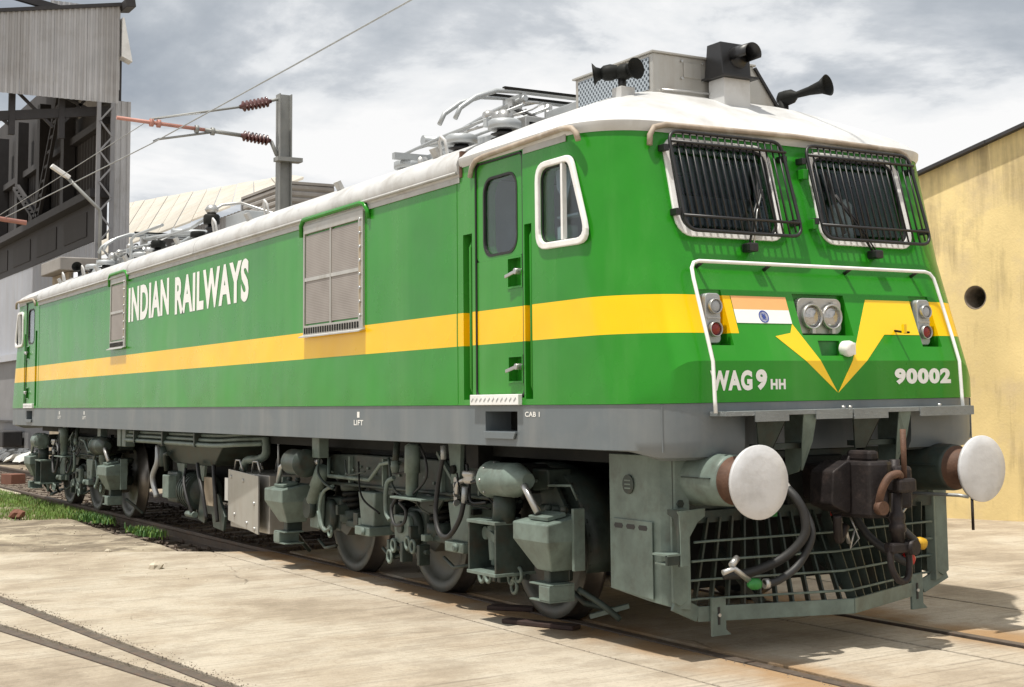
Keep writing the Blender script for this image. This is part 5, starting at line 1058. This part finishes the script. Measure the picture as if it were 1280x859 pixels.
MB().tube(bez([(9.95, .10, .88), (10.05, .16, .70), (10.2, .25, .57), (10.25, .34, .52)]), .028, 10).build('hose', 'rubber', hz4); MB().lathe([(0, .03), (.02, .042), (.07, .042), (.09, .02)], (10.22, .30, .54), (.2, .9, .1), 14).build('coupling_head', 'red', hz4); MB().box(10.16, 10.28, .30, .36, .585, .61).build('coupling_lug', 'red', hz4)
MB().tube([(10.0, -.08, .86), (10.06, -.04, .74), (10.04, .0, .66)], .014, 6).build('pipe', 'steel', hz4); MB().box(9.98, 10.04, -.10, -.03, .84, .89).build('valve', 'red', hz4)
MB().tube([(10.03, .02, .84), (10.03, .10, .68), (10.03, .02, .62), (10.03, .07, .76)], .007, 6).build('chain_loop', 'steel', hz4)
MB().tube([(9.78, .80, .93), (10.2, .87, .93), (10.26, .90, .92)], .012, 8).build('uncoupling_lever', 'galv', loco); MB().tube([(10.28, .91, .93), (10.285, .905, .70)], .010, 8).build('lever_handle', 'coupler', loco); MB().lathe([(0, .05), (.03, .05)], (9.80, .80, .935), (1, 0, 0), 14).build('lever_bush', 'black', loco)
# ---- underframe core
uf = thing('underframe', '', '', parent=loco)
MB().box(-9.2, 9.2, -1.12, 1.12, 1.19, 1.295).build('floor_frame', 'frame_dk', uf); MB().box(-9.1, 9.1, -.32, .32, .95, 1.19).build('centre_sill', 'frame_dk', uf)  # near-black colour stands in for the shade below the skirt
MB().box(-2.3, 1.2, -.85, 1.2, .42, 1.15).build('transformer_tank', 'frame_dk', uf, bevel=.03)
ub = thing('stainless_cabinet', '', '', parent=loco)
MB().prism([(1.42, -1.30, .34), (2.62, -1.38, .27), (2.62, -1.38, .87), (1.42, -1.30, .90)], (0, .02, 0)).build('door', 'stainless', ub, bevel=.004)
MB().box(1.42, 2.66, -1.27, -.72, .27, .87).build('box', 'stainless', ub, bevel=.006)
for x, z in ((1.55, .82), (2.05, .80), (1.7, .42), (2.2, .36), (2.48, .58), (2.5, .32)): MB().cyl((x, -1.29 - (x - 1.42) * .067, z), (x, -1.315 - (x - 1.42) * .067, z), .022, n=8).build('bolt', 'steel', ub)
for x in (1.58, 2.15): MB().tube([(x - .12, -1.24, .88), (x - .07, -1.24, 1.0), (x + .07, -1.24, 1.0), (x + .14, -1.24, .88)], .014, 6).build('lifting_loop', 'steel', ub); MB().tube([(x - .05, -1.0, .88), (x, -1.0, 1.02), (x + .10, -1.0, .88)], .014, 6).build('lifting_loop', 'steel', ub)
MB().box(1.30, 1.41, -1.30, -1.26, .55, .80).build('warning_plate', 'letter', ub)
MB().tube(bez([(2.2, -1.15, 1.26), (2.2, -1.15, 1.08), (2.05, -1.18, 1.02), (1.75, -1.2, 1.0), (1.62, -1.2, .90)]), .045, 10).build('conduit', 'frame_lt', ub); MB().tube([(2.45, -1.1, 1.28), (2.45, -1.1, .88)], .012, 6).build('cable', 'galv', ub)
cm = thing('compressor', '', '', parent=loco)
MB().lathe([(0, .10), (.05, .18), (.15, .215), (.45, .215), (.58, .17), (.66, .08)], (-.50, -1.15, .58), (1, 0, 0), 28).build('motor', 'frame', cm)
MB().box(-.95, -.52, -1.30, -.95, .42, .80).build('block', 'frame', cm, bevel=.03); MB().box(-.80, -.55, -1.40, -1.28, .48, .76).build('valve_box', 'frame_lt', cm, bevel=.01)
for k in range(5): MB().lathe([(0, .225), (.012, .225)], (-.30 + k * .09, -1.15, .58), (1, 0, 0), 24).build('cooling_fin', 'frame', cm)
MB().tube([(-.9, -1.32, .8), (-.9, -1.34, 1.0), (-.75, -1.34, 1.02)], .03, 8).build('pipe', 'frame', cm); MB().lathe([(0, .07), (.25, .07)], (-1.05, -1.3, .85), (0, 0, 1), 12).build('filter', 'frame', cm); MB().tube(bez([(-1.3, -1.32, 1.1), (-1.25, -1.34, .9), (-1.45, -1.34, .7), (-1.4, -1.3, .45)]), .035, 8).build('pipe', 'galv', cm)
for x in (-.35, -.05): MB().box(x - .02, x + .02, -1.2, -1.1, .26, .38).build('foot', 'frame', cm)
MB().box(-.6, .2, -1.22, -1.08, .24, .265).build('foot_rail', 'frame_dk', cm)
hp = thing('cooler_duct', '', '', parent=loco)
mb = MB(); mb.add([(-1.35, -1.33, 1.13), (1.30, -1.33, 1.13), (1.30, -.8, 1.13), (-1.35, -.8, 1.13), (-.85, -1.24, .90), (.72, -1.24, .90), (.72, -.8, .90), (-.85, -.8, .90)], [(0, 1, 2, 3), (7, 6, 5, 4), (0, 4, 5, 1), (1, 5, 6, 2), (2, 6, 7, 3), (3, 7, 4, 0)]); mb.build('hopper', 'frame', hp, bevel=.01)
for x in (-.55, .25): MB().prism([(x - .16, -1.25, .90), (x + .16, -1.25, .90), (x + .08, -1.24, .72), (x - .08, -1.24, .72)], (0, .03, 0)).build('duct_leg', 'frame_lt', hp)
for k, (z, y) in enumerate(((1.265, -1.37), (1.215, -1.40), (1.16, -1.43))):
    MB().tube(bez([(-2.45, y, z), (0, y, z), (1.3, y, z), (1.9, y + .06, z + .02), (2.2, y + .25, z + .03)]), .026 - .004 * (k < 2), 8).build('air_pipe', 'frame_lt', hp)
for x in (-1.9, -.6, .7): MB().box(x - .02, x + .02, -1.47, -1.33, 1.13, 1.29).build('pipe_clamp', 'frame', hp)
for x in (-2.75, -3.0): MB().box(x - .09, x + .09, -1.38, -1.25, 1.06, 1.30).build('junction_box', 'frame_lt', hp, bevel=.01)
MB().tube(bez([(.3, -1.3, .92), (.55, -1.36, .80), (.75, -1.38, .62), (.85, -1.36, .32)]), .022, 8).build('cable', 'rubber', hp); MB().tube(bez([(.9, -1.3, .92), (1.05, -1.34, .75), (1.1, -1.34, .55), (1.12, -1.32, .30)]), .022, 8).build('cable', 'rubber', hp); MB().tube(bez([(-.1, -1.32, .85), (.1, -1.4, .7), (.25, -1.4, .5), (.3, -1.36, .36)]), .018, 8).build('cable', 'rubber', hp)
MB().prism([(x, -1.28, z) for x, z in ((.25, .28), (.5, .24), (.58, .36), (.78, .36), (.84, .22), (1.2, .20), (1.25, .36), (1.0, .60), (.35, .60))], (0, .03, 0)).build('traction_link_bracket', 'frame', hp, bevel=.004); MB().box(.55, .88, -1.30, -1.27, .46, .78).build('name_plate', 'tan', hp); MB().cyl((.05, -1.34, .33), (.35, -1.34, .335), .035).build('link_rod', 'frame_lt', hp)
# ---- bogies
def coil(o, r, h, turns, wr_, n=10):
    pts = []; m = int(turns * n)
    for k in range(m + 1): a = 6.2832 * k / n; pts.append((o[0] + r * math.cos(a), o[1] + r * math.sin(a), o[2] + h * k / m))
    return MB().tube(pts, wr_, 6)
def bogie(x0, sx):
    bg_ = thing('bogie', '', '', parent=loco); bg_.location = (x0, 0, 0)
    def X(x): return sx * x
    def B(mb, name, m, **k): return mb.build(name, m, bg_, **k)
    for ax in (1.85, 0, -1.85):
        B(MB().cyl((X(ax), -.8, .546), (X(ax), .8, .546), .09), 'axle', 'wheel')
        for s in (-1, 1):
            B(MB().lathe([(0, .545), (.118, .549), (.128, .57), (.150, .575), (.160, .50)], (X(ax), s * .948, .548), (0, -s, 0), 48, caps=False), 'tyre', 'tyre')
            B(MB().lathe([(.004, .548), (0, .535), (0, .465), (.03, .45), (.062, .38), (.055, .22), (.01, .17), (-.02, .15), (-.03, .13), (-.03, .0)], (X(ax), s * .948, .548), (0, -s, 0), 48, caps=False), 'wheel', 'wheel')
            B(MB().lathe([(.155, .52), (.11, .38), (.11, .20), (.16, .0)], (X(ax), s * .948, .548), (0, -s, 0), 32, caps=False), 'wheel_back', 'frame_dk')
    for s in (-1, 1):
        f = [(-2.25, 1.12), (-2.25, .98), (-1.35, .90), (-.55, .80), (.55, .80), (1.35, .90), (2.25, .98), (2.25, 1.12), (1.2, 1.14), (-1.2, 1.14)]
        B(MB().prism([(X(x), s * 1.19, z) for x, z in f], (0, -s * .2, 0)), 'side_frame', 'frame', bevel=.012)
        for ax in (1.85, 0, -1.85):
            B(MB().box(X(ax - .19), X(ax + .19), s * .99, s * 1.16, .40, .72), 'axle_box', 'frame', bevel=.03)
            B(MB().lathe([(0, .15), (.05, .15), (.07, .12)], (X(ax), s * 1.155, .55), (0, s, 0), 20), 'axle_cover', 'frame', bevel=0)
            for dx_ in (-.36, .36):
                B(coil((X(ax + dx_), s * 1.10, .615), .085, .23, 4.2, .022), 'coil_spring', 'frame_dk')
                B(MB().cyl((X(ax + dx_), s * 1.10, .60), (X(ax + dx_), s * 1.10, .86), .055), 'spring_guide', 'frame_dk')
                B(MB().lathe([(0, .10), (.03, .125), (.12, .125), (.13, .11)], (X(ax + dx_), s * 1.10, .49), (0, 0, 1), 20), 'spring_seat', 'frame')
                B(MB().lathe([(0, .115), (.05, .125), (.07, .11)], (X(ax + dx_), s * 1.10, .80), (0, 0, 1), 20), 'spring_cap', 'frame')
                B(MB().prism([(X(ax + dx_ * 1.35), s * 1.15, .49), (X(ax + dx_ * .6), s * 1.15, .52), (X(ax + dx_ * .45), s * 1.15, .42), (X(ax + dx_ * .9), s * 1.15, .38)], (0, -s * .12, 0)), 'spring_arm', 'wheel')
    B(MB().box(X(-2.0), X(2.0), -.98, -.9, .92, 1.10), 'inner_beam', 'frame_dk'); B(MB().box(X(-2.1), X(2.1), -.7, .7, .40, .95), 'traction_motor', 'frame_dk', bevel=.04)
    s = -1; yo = -1.27
    # pedestal legs between the axles
    for xl in (.98, -.82):
        mb = MB(); mb.add([(X(xl - .19), -1.26, .82), (X(xl + .19), -1.26, .82), (X(xl + .19), -1.0, .82), (X(xl - .19), -1.0, .82), (X(xl - .12), -1.26, .52), (X(xl + .15), -1.26, .52), (X(xl + .15), -1.02, .52), (X(xl - .12), -1.02, .52)], [(0, 1, 2, 3), (7, 6, 5, 4), (0, 4, 5, 1), (1, 5, 6, 2), (2, 6, 7, 3), (3, 7, 4, 0)]); B(mb, 'pedestal_leg', 'frame_lt', bevel=.012)
        B(MB().box(X(xl - .15), X(xl + .17), -1.31, -1.02, .44, .52), 'pedestal_foot', 'frame_lt', bevel=.01); B(MB().lathe([(0, .035), (.02, .035), (.02, .02), (.03, .02)], (X(xl + .06), -1.31, .48), (0, -1, 0), 14), 'foot_bolt', 'frame_lt')
        B(MB().box(X(xl - .62), X(xl - .16), -1.20, -1.06, .47, .53), 'tie_bar', 'frame', bevel=.01)
    # frame ribs and hand rails on the beam
    for xl in (-1.3, -.55, .6, 1.25): B(MB().box(X(xl - .012), X(xl + .012), -1.225, -1.185, .88, 1.12), 'frame_rib', 'frame_lt')
    B(MB().tube([(X(-1.75), -1.24, 1.10), (X(-1.7), -1.26, .93), (X(-.75), -1.26, .93), (X(-.5), -1.26, 1.08), (X(-.3), -1.26, 1.10), (X(-.15), -1.24, 1.10)], .018, 8), 'conduit', 'frame_lt')
    B(MB().tube([(X(-1.9), -1.21, .86), (X(1.9), -1.22, .88)], .016, 8), 'air_pipe', 'frame')
    # dampers
    def damper(a, b, r, name='damper'):
        a, b = Vector(a), Vector(b); d = b - a; Ln = d.length
        B(MB().lathe([(0, r * .5), (.03, r * .9), (Ln * .45, r * .9), (Ln * .45, r * 1.12), (Ln * .95, r * 1.12), (Ln, r * .6)], a, d, 18), name, 'frame_lt')
    damper((X(.36), -1.37, .84), (X(.38), -1.37, 1.28), .058)
    B(MB().box(X(.10), X(.70), -1.45, -1.16, .825, .842), 'damper_shelf', 'frame_lt', bevel=.003); B(MB().prism([(X(.08), -1.20, .825), (X(.6), -1.20, .825), (X(.45), -1.20, .70), (X(.2), -1.20, .70)], (0, .02, 0)), 'shelf_web', 'frame')
    B(MB().bar((X(.5), -1.2, 1.2), (X(.95), -1.24, .92), .03, .03), 'stay', 'frame_lt')
    damper((X(-1.98), -1.33, .66), (X(-1.78), -1.28, 1.02), .062); B(MB().lathe([(0, .10), (.06, .10)], (X(-2.02), -1.30, .62), (0, -1, 0), 18), 'damper_eye', 'frame'); B(MB().prism([(X(-2.12), -1.29, .42), (X(-1.88), -1.29, .42), (X(-1.84), -1.29, .78), (X(-2.1), -1.29, .80)], (0, .06, 0)), 'damper_bracket', 'frame_lt', bevel=.02)
    # lateral stop and bracket from the body
    B(MB().prism([(X(.80), -1.26, 1.29), (X(1.02), -1.26, 1.29), (X(1.0), -1.26, 1.02), (X(.93), -1.26, .96), (X(.85), -1.26, 1.02)], (0, .04, 0)), 'lift_bracket', 'frame_lt', bevel=.005); B(MB().lathe([(0, .035), (.03, .035)], (X(.92), -1.26, 1.08), (0, -1, 0), 12), 'bracket_pin', 'frame_dk')
    for k in range(6): B(MB().lathe([(0, .026), (.012, .026)], (X(1.0 + (k % 2) * .015), -1.30, 1.0 - k * .035), (k % 2, 1 - k % 2, 0), 10), 'chain_link', 'steel')
    B(MB().lathe([(0, .05), (.03, .075), (.05, .06), (.07, .075), (.10, .07)], (X(1.28), -1.30, .985), (0, 0, 1), 16), 'levelling_valve', 'steel'); B(MB().tube(bez([(X(1.22), -1.30, 1.02), (X(1.08), -1.31, .98), (X(1.05), -1.31, .90)]), .02, 8), 'valve_lever', 'steel'); B(MB().tube([(X(1.32), -1.30, 1.03), (X(1.58), -1.30, 1.04)], .022, 8), 'push_rod', 'frame_lt')
    # brake cylinders
    for xa, dr_, nm in ((1.78, 1, 0), (-1.90, -1, 1)):
        B(MB().lathe([(0, .07), (.02, .135), (.05, .135), (.06, .122), (.34, .122), (.37, .125), (.52, .07), (.56, .05)], (X(xa), -1.40, 1.045), (sx * dr_, 0, .02), 26), 'brake_cylinder', 'frame_lt' if nm == 0 else 'frame')
        B(MB().box(X(xa - .03 * dr_), X(xa + .25 * dr_), -1.30, -1.06, .94, 1.15), 'cylinder_mount', 'frame_dk', bevel=.01)
        B(MB().tube([(X(xa + .5 * dr_), -1.42, 1.05), (X(xa + .60 * dr_), -1.44, .99), (X(xa + .72 * dr_), -1.42, .84)], .026, 8), 'adjuster', 'steel')
    for k in range(8): a = 6.2832 * k / 8; B(MB().cyl((X(1.79), -1.40 + .12 * math.cos(a), 1.045 + .12 * math.sin(a)), (X(1.845), -1.40 + .12 * math.cos(a), 1.045 + .12 * math.sin(a)), .012, n=6), 'cylinder_bolt', 'steel')
    B(MB().cyl((X(1.90), -1.36, .74), (X(1.92), -1.36, .93), .085), 'spring_post', 'frame')
    # open bracket box with the caliper
    for z in (.365, .735): B(MB().box(X(1.54), X(1.98), -1.48, -1.14, z - .012, z + .012), 'bracket_plate', 'frame_lt', bevel=.003)
    for xx in (1.555, 1.965): B(MB().box(X(xx - .012), X(xx + .012), -1.47, -1.15, .377, .723), 'bracket_web', 'frame', bevel=.003)
    cal = MB(); cal.box(X(1.62), X(1.84), -1.32, -1.2, .40, .50); cal.cyl((X(1.73), -1.34, .45), (X(1.70), -1.34, .70), .045); cal.bar((X(1.65), -1.36, .66), (X(1.82), -1.36, .60), .05, .06); cal.cyl((X(1.62), -1.37, .64), (X(1.62), -1.3, .64), .05); B(cal, 'brake_caliper', 'frame_lt', bevel=.006)
    # rings of the brake rigging
    for xx, z in ((1.40, .30), (1.50, .31), (1.86, .33), (1.97, .36), (1.90, .27), (-.28, .30), (-.20, .40), (.08, .44), (.18, .42), (-1.62, .42)):
        pts = [(X(xx) + .042 * math.cos(6.2832 * k / 14), -1.28, z + .05 * math.sin(6.2832 * k / 14)) for k in range(14)]; B(MB().tube(pts, .014, 6, True), 'rigging_link', 'frame_lt')
    for xx in (1.58, 1.66, -.32, -.05, .28): B(MB().box(X(xx - .025), X(xx + .025), -1.28, -1.18, .27, .44), 'rigging_lug', 'frame', bevel=.008)
    B(MB().tube([(X(1.30), -1.22, .33), (X(2.0), -1.22, .34)], .022, 8), 'rigging_rod', 'frame'); B(MB().tube([(X(-.45), -1.22, .36), (X(.35), -1.22, .38)], .022, 8), 'rigging_rod', 'frame')
    # sand boxes at both ends
    for xs, fr, nm in ((2.28, 1, 0), (-2.84, -1, 1)):
        a, b = (xs, xs + .48) if nm == 0 else (xs + .04, xs + .54); y0, y1 = -1.50, -1.20
        mb = MB(); zt, zm, zb2 = .80, .66, .45
        top = [(a, y0, zt - .02), (b, y0, zt - .02), (b, y1, zt + .03), (a, y1, zt + .03)]; mid = [(a, y0, zm), (b, y0, zm), (b, y1, zm), (a, y1, zm)]; bot = [(a + .16, y0 + .10, zb2), (b - .12, y0 + .10, zb2), (b - .12, y1, zb2), (a + .16, y1, zb2)]
        vv = [(X(x), y, z) for x, y, z in top + mid + bot]; mb.add(vv, [(3, 2, 1, 0), (8, 9, 10, 11)] + [(i, (i + 1) % 4, 4 + (i + 1) % 4, 4 + i) for i in range(4)] + [(4 + i, 4 + (i + 1) % 4, 8 + (i + 1) % 4, 8 + i) for i in range(4)]); B(mb, 'sand_box', 'frame_lt', bevel=.010)
        B(MB().obox((X(a + .26), -1.37, .822), (.13, 0, 0), (0, .075, .013), (0, -.003, .014)), 'sand_lid', 'frame_lt', bevel=.005)
        for xx in (a + .12, a + .34): B(MB().lathe([(0, .02), (.03, .03), (.05, .02)], (X(xx), -1.28, .835), (0, 0, 1), 10), 'lid_screw', 'frame')
        B(MB().box(X(b + .0 if nm == 0 else a - .03), X(b + .03 if nm == 0 else a), -1.31, -1.22, .46, .88), 'mounting_plate', 'frame_lt', bevel=.003)
        B(MB().box(X(a + .22), X(b - .18), -1.38, -1.22, .36, .46), 'sand_valve', 'frame', bevel=.01)
        nzb = MB(); nx0, nx1 = a + .12, b - .08; nzb.box(X(nx0), X(nx1), -1.44, -1.24, .355, .367).box(X(nx0), X(nx1), -1.44, -1.24, .245, .257).box(X(nx0 + (.14 if nm == 0 else 0)), X(nx1 - (0 if nm == 0 else .14)), -1.445, -1.24, .257, .355); B(nzb, 'sand_nozzle', 'frame_lt', bevel=.004)
        B(MB().tube(bez([(X(b - .1), -1.2, .32), (X(b + .05), -1.1, .22), (X(b + .12), -1.0, .12)] if nm == 0 else [(X(a + .1), -1.2, .32), (X(a - .0), -1.1, .22), (X(a - .05), -1.0, .12)]), .022, 8), 'sand_pipe', 'frame')
    # wheel guard over the outer wheel
    na_ = 16; mb = MB(); vv = []
    for k in range(na_ + 1):
        a = R_(-15 + 125 * k / na_)
        for yy in (-1.06, -.74): vv.append((X(1.92 + .66 * math.cos(a)), yy, .56 + .60 * math.sin(a)))
    mb.add(vv, [(2 * k, 2 * k + 1, 2 * k + 3, 2 * k + 2) for k in range(na_)], True); go = B(mb, 'wheel_guard', 'frame'); m2 = go.modifiers.new('solid', 'SOLIDIFY'); m2.thickness = .02
    B(MB().prism([(X(1.92 + .66 * math.cos(R_(t))), -1.05, .56 + .60 * math.sin(R_(t))) for t in range(-10, 111, 10)] + [(X(1.75), -1.05, .85), (X(2.30), -1.05, .62)], (0, .012, 0)), 'guard_cheek', 'frame')
    B(MB().tube([(X(1.95), -1.16, .95), (X(2.0), -1.18, 1.0), (X(2.55), -1.18, 1.02), (X(2.60), -1.16, .92)], .010, 6), 'grab_rail', 'frame_lt')
    B(MB().prism([(X(2.0), -1.14, 1.12), (X(2.2), -1.14, 1.10), (X(2.45), -1.14, .80), (X(2.1), -1.14, .80)], (0, .03, 0)), 'guard_gusset', 'frame', bevel=.004)
    # life guard rod in front of the wheel
    B(MB().tube([(X(2.25), -1.12, .35), (X(2.42), -1.0, .18), (X(2.72), -.92, .15)], .022, 8), 'life_guard', 'frame'); B(MB().bar((X(2.62), -1.08, .12), (X(2.78), -.86, .19), .06, .03), 'guard_blade', 'frame_lt')
    B(MB().prism([(X(2.20), -1.10, .60), (X(2.42), -1.10, .60), (X(2.38), -1.10, .34), (X(2.24), -1.10, .30)], (0, .03, 0)), 'guard_hanger', 'frame', bevel=.004)
    # air hoses and cables
    hose = lambda pts, r, m='rubber': B(MB().tube(bez([(X(x), y, z) for x, y, z in pts]), r, 8), 'air_hose', m)
    hose([(.86, -1.33, 1.20), (.80, -1.35, .95), (.80, -1.37, .72), (.90, -1.38, .58), (1.06, -1.38, .58), (1.20, -1.36, .72), (1.24, -1.34, .88)], .020)
    B(MB().cyl((X(.86), -1.33, 1.27), (X(.86), -1.33, 1.16), .022), 'hose_end', 'galv'); B(MB().cyl((X(1.235), -1.34, .84), (X(1.25), -1.34, .96), .024), 'hose_end', 'galv')
    hose([(.40, -1.32, 1.27), (.60, -1.36, 1.15), (.62, -1.37, 1.0), (.38, -1.38, .86), (.12, -1.37, .80)], .011)
    hose([(.0, -1.33, .84), (-.06, -1.36, .72), (.04, -1.38, .60), (.20, -1.37, .62), (.22, -1.36, .72), (.10, -1.36, .78)], .014); hose([(-.10, -1.32, .98), (-.2, -1.34, .92), (-.22, -1.34, .70), (-.14, -1.34, .62)], .020, 'frame_lt')
    hose([(-1.80, -1.3, 1.15), (-1.72, -1.36, .98), (-1.58, -1.36, .88), (-1.42, -1.33, .82)], .012, 'frame'); hose([(-1.45, -1.32, .85), (-1.62, -1.35, .78), (-1.70, -1.35, .60), (-1.60, -1.35, .44), (-1.48, -1.33, .46)], .016, 'frame_lt'); hose([(-1.75, -1.34, .60), (-1.66, -1.35, .48), (-1.58, -1.34, .43)], .020, 'frame_lt')
    B(MB().box(X(-1.88), X(-1.70), -1.36, -1.26, 1.10, 1.30), 'junction_box', 'frame_lt', bevel=.008); B(MB().lathe([(0, .03), (.12, .03)], (X(-1.95), -1.30, 1.06), (sx, 0, 0), 10), 'cable_gland', 'steel')
    B(MB().tube([(X(-.12), -1.28, 1.28), (X(-.12), -1.3, 1.08)], .03, 8), 'link_rod', 'frame'); B(MB().lathe([(0, .03), (.05, .04), (.1, .03)], (X(-.12), -1.3, 1.02), (0, 0, 1), 10), 'rod_end', 'frame_lt')
    B(MB().prism([(X(-.25), -1.26, .66), (X(.05), -1.26, .66), (X(.10), -1.26, .50), (X(-.05), -1.26, .40), (X(-.22), -1.26, .44)], (0, .06, 0)), 'anchor_bracket', 'frame_lt', bevel=.012); B(MB().lathe([(0, .05), (.025, .05)], (X(-.08), -1.26, .56), (0, -1, 0), 16), 'anchor_bush', 'frame')
    rr = random.Random(int(x0 * 10) + 50)
    for k in range(26): xx = -2.1 + k * .168; B(MB().cyl((X(xx), -1.19, .985 + .05 * math.cos(k)), (X(xx), -1.208, .985 + .05 * math.cos(k)), .013, n=6), 'frame_bolt', 'frame_lt')
    for k in range(9):
        xa = rr.uniform(-1.9, 1.5); xb = xa + rr.uniform(.25, .7); za, zb3 = rr.uniform(.95, 1.2), rr.uniform(.6, 1.1); yy = rr.uniform(-1.33, -1.23)
        hose([(xa, yy, za), (xa + (xb - xa) * .3, yy - .03, (za + zb3) / 2 - .08), (xb, yy, zb3)], rr.choice((.007, .009, .012)), rr.choice(('rubber', 'frame', 'frame_dk')))
    for k in range(10):
        xx = rr.uniform(-1.9, 1.3); z = rr.uniform(.42, .78); B(MB().box(X(xx), X(xx + rr.uniform(.04, .12)), -1.24 - rr.uniform(0, .05), -1.16, z, z + rr.uniform(.04, .12)), 'bracket', rr.choice(('frame', 'frame_lt', 'frame_dk')), bevel=.006)
    for xa, za in ((2.0, .72), (-2.1, .30), (.6, .36), (-.6, .34)): B(MB().tube([(X(xa), -1.2, za), (X(xa + .22), -1.22, za - .06), (X(xa + .45), -1.2, za - .02)], .015, 6), 'brake_rod', 'frame')
    B(MB().box(X(-1.2), X(1.2), -1.05, -1.0, 1.12, 1.27), 'bolster', 'frame_dk'); B(MB().box(X(1.1), X(1.3), -1.25, -1.05, 1.10, 1.28), 'stop_block', 'frame_dk')
    return bg_
bogie(5.95, 1); bogie(-5.98, -1)
# wooden wheel wedges
for k, (pts, lab) in enumerate(((((7.05, -1.02), (7.42, -.80), (7.46, -.90), (7.14, -1.13)), 'dark wooden wedge under the rear of the leading wheel'), (((7.75, -1.25), (8.35, -1.02), (8.40, -1.12), (7.78, -1.35)), 'long dark wooden plank on the concrete beside the leading wheel'))):
    tag(MB().prism([(x, y, .002) for x, y in pts], (0, 0, .032)).build('wheel_chock', 'wood', bevel=.006), lab, 'chock')
